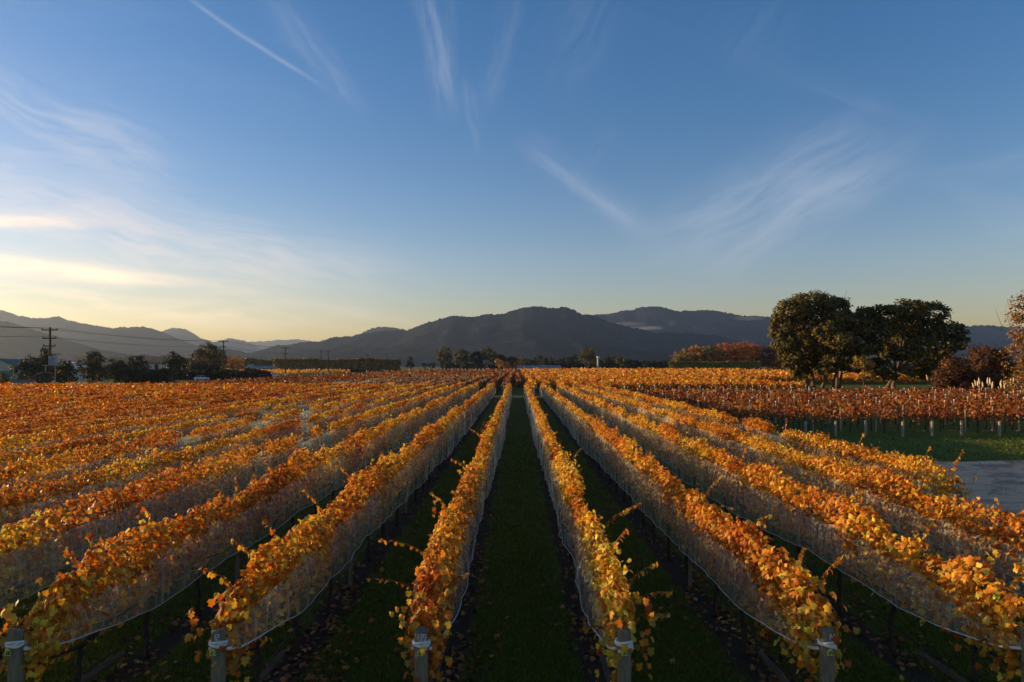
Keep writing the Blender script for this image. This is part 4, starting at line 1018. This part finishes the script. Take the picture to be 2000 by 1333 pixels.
tag(obj('blue_tarp', MB().box((0, 0, 0.9), (5.2, 2.0, 1.8), 0.1, 0.8).mesh('blue_tarp', M['tarp']), None, (c[0]-1, c[1]-3, 0)), 'blue covered heap in front of the cream shed', 'tarp')
c = P(146, 0, 205)
gable('white_shed', 'white roofed shed glimpsed between the dark roadside trees', (c[0], c[1]), (5, 4), 5.0, 0.5, 0, 'white', 'white', openings=[('front', 0, 3.6, 1.2, 1.2, 'window')])
c = P(490, 0, 500)
h = gable('farmhouse', 'pale farmhouse with twin gables before the tree belt', (c[0], c[1]), (8, 8), 1.8, 3.4, R(90), 'cream', 'tin', openings=[('other', 0, 1.6, 2.2, 1.6, 'window')])
c2 = P(513, 0, 500)
gable('farm_wing', 'long low tin roofed wing right of the twin gabled farmhouse', (c2[0]+2, c2[1]), (13, 8), 1.8, 2.4, 0, 'cream', 'tin', openings=[('front', -3, 1.2, 2, 1.1, 'window'), ('front', 3, 1.2, 2, 1.1, 'window')])
c = P(1053, 0, 560)
gable('long_building', 'long low building with a pale roof at the end of the rows', (c[0], c[1]), (35, 9), 2.6, 2.0, 0, 'white', 'tin', openings=[('front', -14+4*k, 1.5, 2.2, 1.2, 'window') for k in range(8)])
c = P(1168, 0, 556)
tw = empty('white_column', (c[0], c[1], 0), 'pale round column standing before the far tree line', 'tower')
obj('column_shaft', MB().tube([(0, 0, 0), (0, 0, 10.8)], [0.85, 0.78], 14).mesh('column_shaft', M['cream'], False), tw, (c[0], c[1], 0))
obj('column_head', MB().tube([(0, 0, 10.7), (0, 0, 11.0), (0, 0, 11.8), (0, 0, 12.0)], [0.8, 1.3, 1.3, 1.1], 14).mesh('column_head', M['white']), tw, (c[0], c[1], 0))
fx0, fx1, fy = GX(-20, 132), GX(68, 132), 132
fn = empty('board_fence', ((fx0+fx1)/2, fy, 0), 'grey board fence in front of the green roofed shed', 'fence')
m = MB(); x = fx0
while x < fx1: m.box((x, fy, 0.95), (0.16, 0.03, 1.9)); x += 0.175
o = obj('board', m.mesh('board', M['fence']), fn); o['kind'] = 'stuff'
obj('top_rail', MB().box(((fx0+fx1)/2, fy-0.04, 1.93), (fx1-fx0, 0.14, 0.05)).mesh('top_rail', M['fence']), fn)
obj('corner_post', MB().box((fx1+0.1, fy, 1.0), (0.16, 0.16, 2.0)).mesh('corner_post', M['fence']), fn)

# ------------------------------------------------------------------ cars on the road
def car(X, D, rz, label, body='car_white', hood='car_white'):
    t = empty('car', (X, D, 0), label, 'car', 'cars on the road'); cr, sr = math.cos(rz), math.sin(rz)
    def put(name, mb, mat, parent=t, smooth=False):
        mb.v = [(x*cr-y*sr, x*sr+y*cr, z) for x, y, z in mb.v]; return obj(name, mb.mesh(name, M[mat], smooth), parent, (X, D, 0))
    prof = [(-2.15, .35), (2.15, .35), (2.2, .62), (2.05, .86), (1.0, .98), (-1.55, 1.02), (-2.15, .95), (-2.2, .6)]
    w_ = 0.86; k = len(prof)
    b = MB(); b.add([(x, -w_, z) for x, z in prof]+[(x, w_, z) for x, z in prof], [tuple(range(k))[::-1], tuple(range(k, 2*k))]+[(i, (i+1) % k, k+(i+1) % k, k+i) for i in range(k)])
    put('body', b, body)
    cab = [(0.95, .98), (0.25, 1.44), (-1.15, 1.46), (-1.75, 1.0)]
    g = MB(); g.add([(x, -0.80, z) if z < 1.2 else (x, -0.66, z) for x, z in cab]+[(x, 0.80, z) if z < 1.2 else (x, 0.66, z) for x, z in cab], [(3, 2, 1, 0), (4, 5, 6, 7), (0, 1, 5, 4), (2, 3, 7, 6), (1, 2, 6, 5)])
    put('window', g, 'glass')
    put('roof', MB().box((-0.45, 0, 1.475), (1.5, 1.36, 0.05)), body)
    for x in (-0.45, 0.6, -1.5):
        put('pillar', MB().tube([(x+0.1 if x < 0 else x+0.3, -0.80, 1.0), (x, -0.68, 1.45)], 0.04, 5), body); put('pillar', MB().tube([(x+0.1 if x < 0 else x+0.3, 0.80, 1.0), (x, 0.68, 1.45)], 0.04, 5), body)
    for x in (-1.35, 1.38):
        for y in (-0.80, 0.80):
            wh = put('wheel', MB().tube([(x, y-0.1, .32), (x, y+0.1, .32)], 0.32, 14), 'tyre'); put('rim', MB().tube([(x, y-0.11, .32), (x, y+0.11, .32)], 0.18, 10), 'steel_blue', wh)
    for y in (-0.62, 0.62): put('headlight', MB().box((2.16, y, .68), (0.1, 0.32, 0.14)), 'white_cap')
    for y in (-0.66, 0.66): put('tail_light', MB().box((-2.18, y, .82), (0.08, 0.25, 0.2)), 'dark_red')
    return t
car(-98.4, 99*F/(VX-390), R(90-55), 'white hatchback on the road in front of the low dark tree', 'car_white')
car(-98.4, 99*F/(VX-532), R(90-40), 'white car with a dark bonnet, farther along the road near the third pole', 'car_white')
car(-98.4, 99*F/(VX-748), R(90), 'tiny distant white car far up the road', 'car_white')

# ------------------------------------------------------------------ grass and fallen leaves near the camera
def grass():
    r = np.random.default_rng(12); N = 240000
    D = 1/(1/9.0+(1/46.0-1/9.0)*r.uniform(0, 1, N)); X = r.uniform(-0.80, 0.80, N)*D
    patch = Noise2(3); k = patch(X*0.9, D*0.9)
    u = np.abs(((X+ROW_OFF+ROW_S/2) % ROW_S)-ROW_S/2)
    keep = (u > 0.30+0.12*k+r.uniform(-.1, .15, N)) & ~((X > 13) & (D < 33.3))
    X, D, k = X[keep], D[keep], k[keep]; N = len(X)
    h = (0.05+0.035*r.uniform(0, 1, N)+0.03*np.clip(k, 0, 1))*np.maximum(1, D/26)
    w_ = 0.006*np.maximum(1, D/9); a = r.uniform(0, 6.28, N); lean = r.normal(0, 0.55, (N, 2))
    p = np.stack([X, D, 0*X], 1); s = np.stack([np.cos(a), np.sin(a), 0*a], 1)*w_[:, None]
    tip = p+np.stack([lean[:, 0]*h, lean[:, 1]*h, h], 1)
    V = np.stack([p-s, p+s, tip], 1); c = palette([(0.12, 0.155, 0.016), (0.085, 0.115, 0.012), (0.17, 0.17, 0.024), (0.22, 0.16, 0.04)], [0.4, 0.35, 0.18, 0.07], N, 0.25, r)
    v, f, c = join_leaves([(V, np.array([(0, 1, 2)]), c)])
    tag(obj('grass', mesh_np('grass', v, f, M['grass_blade'], c)), 'short dark green grass of the mown alleys', 'grass', None, 'stuff')
grass()
def fallen():
    r = np.random.default_rng(14); N = 7600
    D = 1/(1/9.2+(1/60.0-1/9.2)*r.uniform(0, 1, N)); k = r.choice([-5, -4, -3, -2, -1, 1, 2, 3, 4, 5], N, p=np.array([.05, .07, .12, .15, .15, .15, .15, .08, .05, .03]))
    X = np.array([row_x(int(q)) for q in range(-5, 6) if q])[np.searchsorted([-5, -4, -3, -2, -1, 1, 2, 3, 4, 5], k)]
    X = X+np.where(r.uniform(0, 1, N) < 0.85, r.normal(0.12, 0.34, N), r.uniform(-1.2, 1.2, N))
    n2 = Noise2(8); keep = (n2(X*1.2, D*0.8)+r.uniform(-0.7, 0.7, N) > -0.15) & (np.abs(X) < 0.8*D)
    X, D = X[keep], D[keep]; N = len(X)
    p = np.stack([X, D, 0.02+r.uniform(0, 0.045, N)], 1); nn = np.array([[0, 0, 1.0]])+r.normal(0, 0.45, (N, 3))
    c = palette([(0.30, 0.12, 0.03), (0.20, 0.075, 0.025), (0.40, 0.20, 0.05), (0.12, 0.05, 0.025)], [0.32, 0.33, 0.12, 0.23], N, 0.25, r)
    sz = np.maximum(0.095, D/300)*r.uniform(0.7, 1.2, N)
    a = D < 16
    v, f, c = join_leaves([(leaf_geo(p[a], nn[a], sz[a], LEAF_BIG, 0, r), FACE_BIG, c[a]), (leaf_geo(p[~a], nn[~a], sz[~a], LEAF_MID, 0, r), FACE_MID, c[~a])])
    tag(obj('fallen_leaves', mesh_np('fallen_leaves', v, f, M['dead_leaf'], c)), 'brown fallen vine leaves littering the ground under the rows', 'leaves', None, 'stuff')
fallen()

def stones():
    r = np.random.default_rng(21); N = 5200
    X = 13.6+r.uniform(0, 1, N)**1.3*22; Y = r.uniform(14, 32.8, N); k = Noise2(4)(X*0.7, Y*0.7)+r.uniform(-.6, .6, N) > -0.1
    X, Y = X[k], Y[k]; N = len(X); sz = r.uniform(0.015, 0.05, N)
    o = np.array([(1, 0, 0), (0, 1, 0), (-1, 0, 0), (0, -1, 0), (0, 0, 0.7)])[None]*sz[:, None, None]*r.uniform(0.6, 1.4, (N, 1, 3))
    V = o+np.stack([X, Y, np.full(N, 0.010)], 1)[:, None]
    c = palette([(0.70, 0.48, 0.34), (0.42, 0.28, 0.19), (0.22, 0.14, 0.09)], [0.4, 0.35, 0.25], N, 0.2, r)
    v, f, c = join_leaves([(V, np.array([(0, 1, 4), (1, 2, 4), (2, 3, 4), (3, 0, 4)]), c)])
    tag(obj('gravel', mesh_np('gravel', v, f, M['dead_leaf'], c)), 'loose stones scattered over the gravel yard', 'gravel', None, 'stuff')
stones()
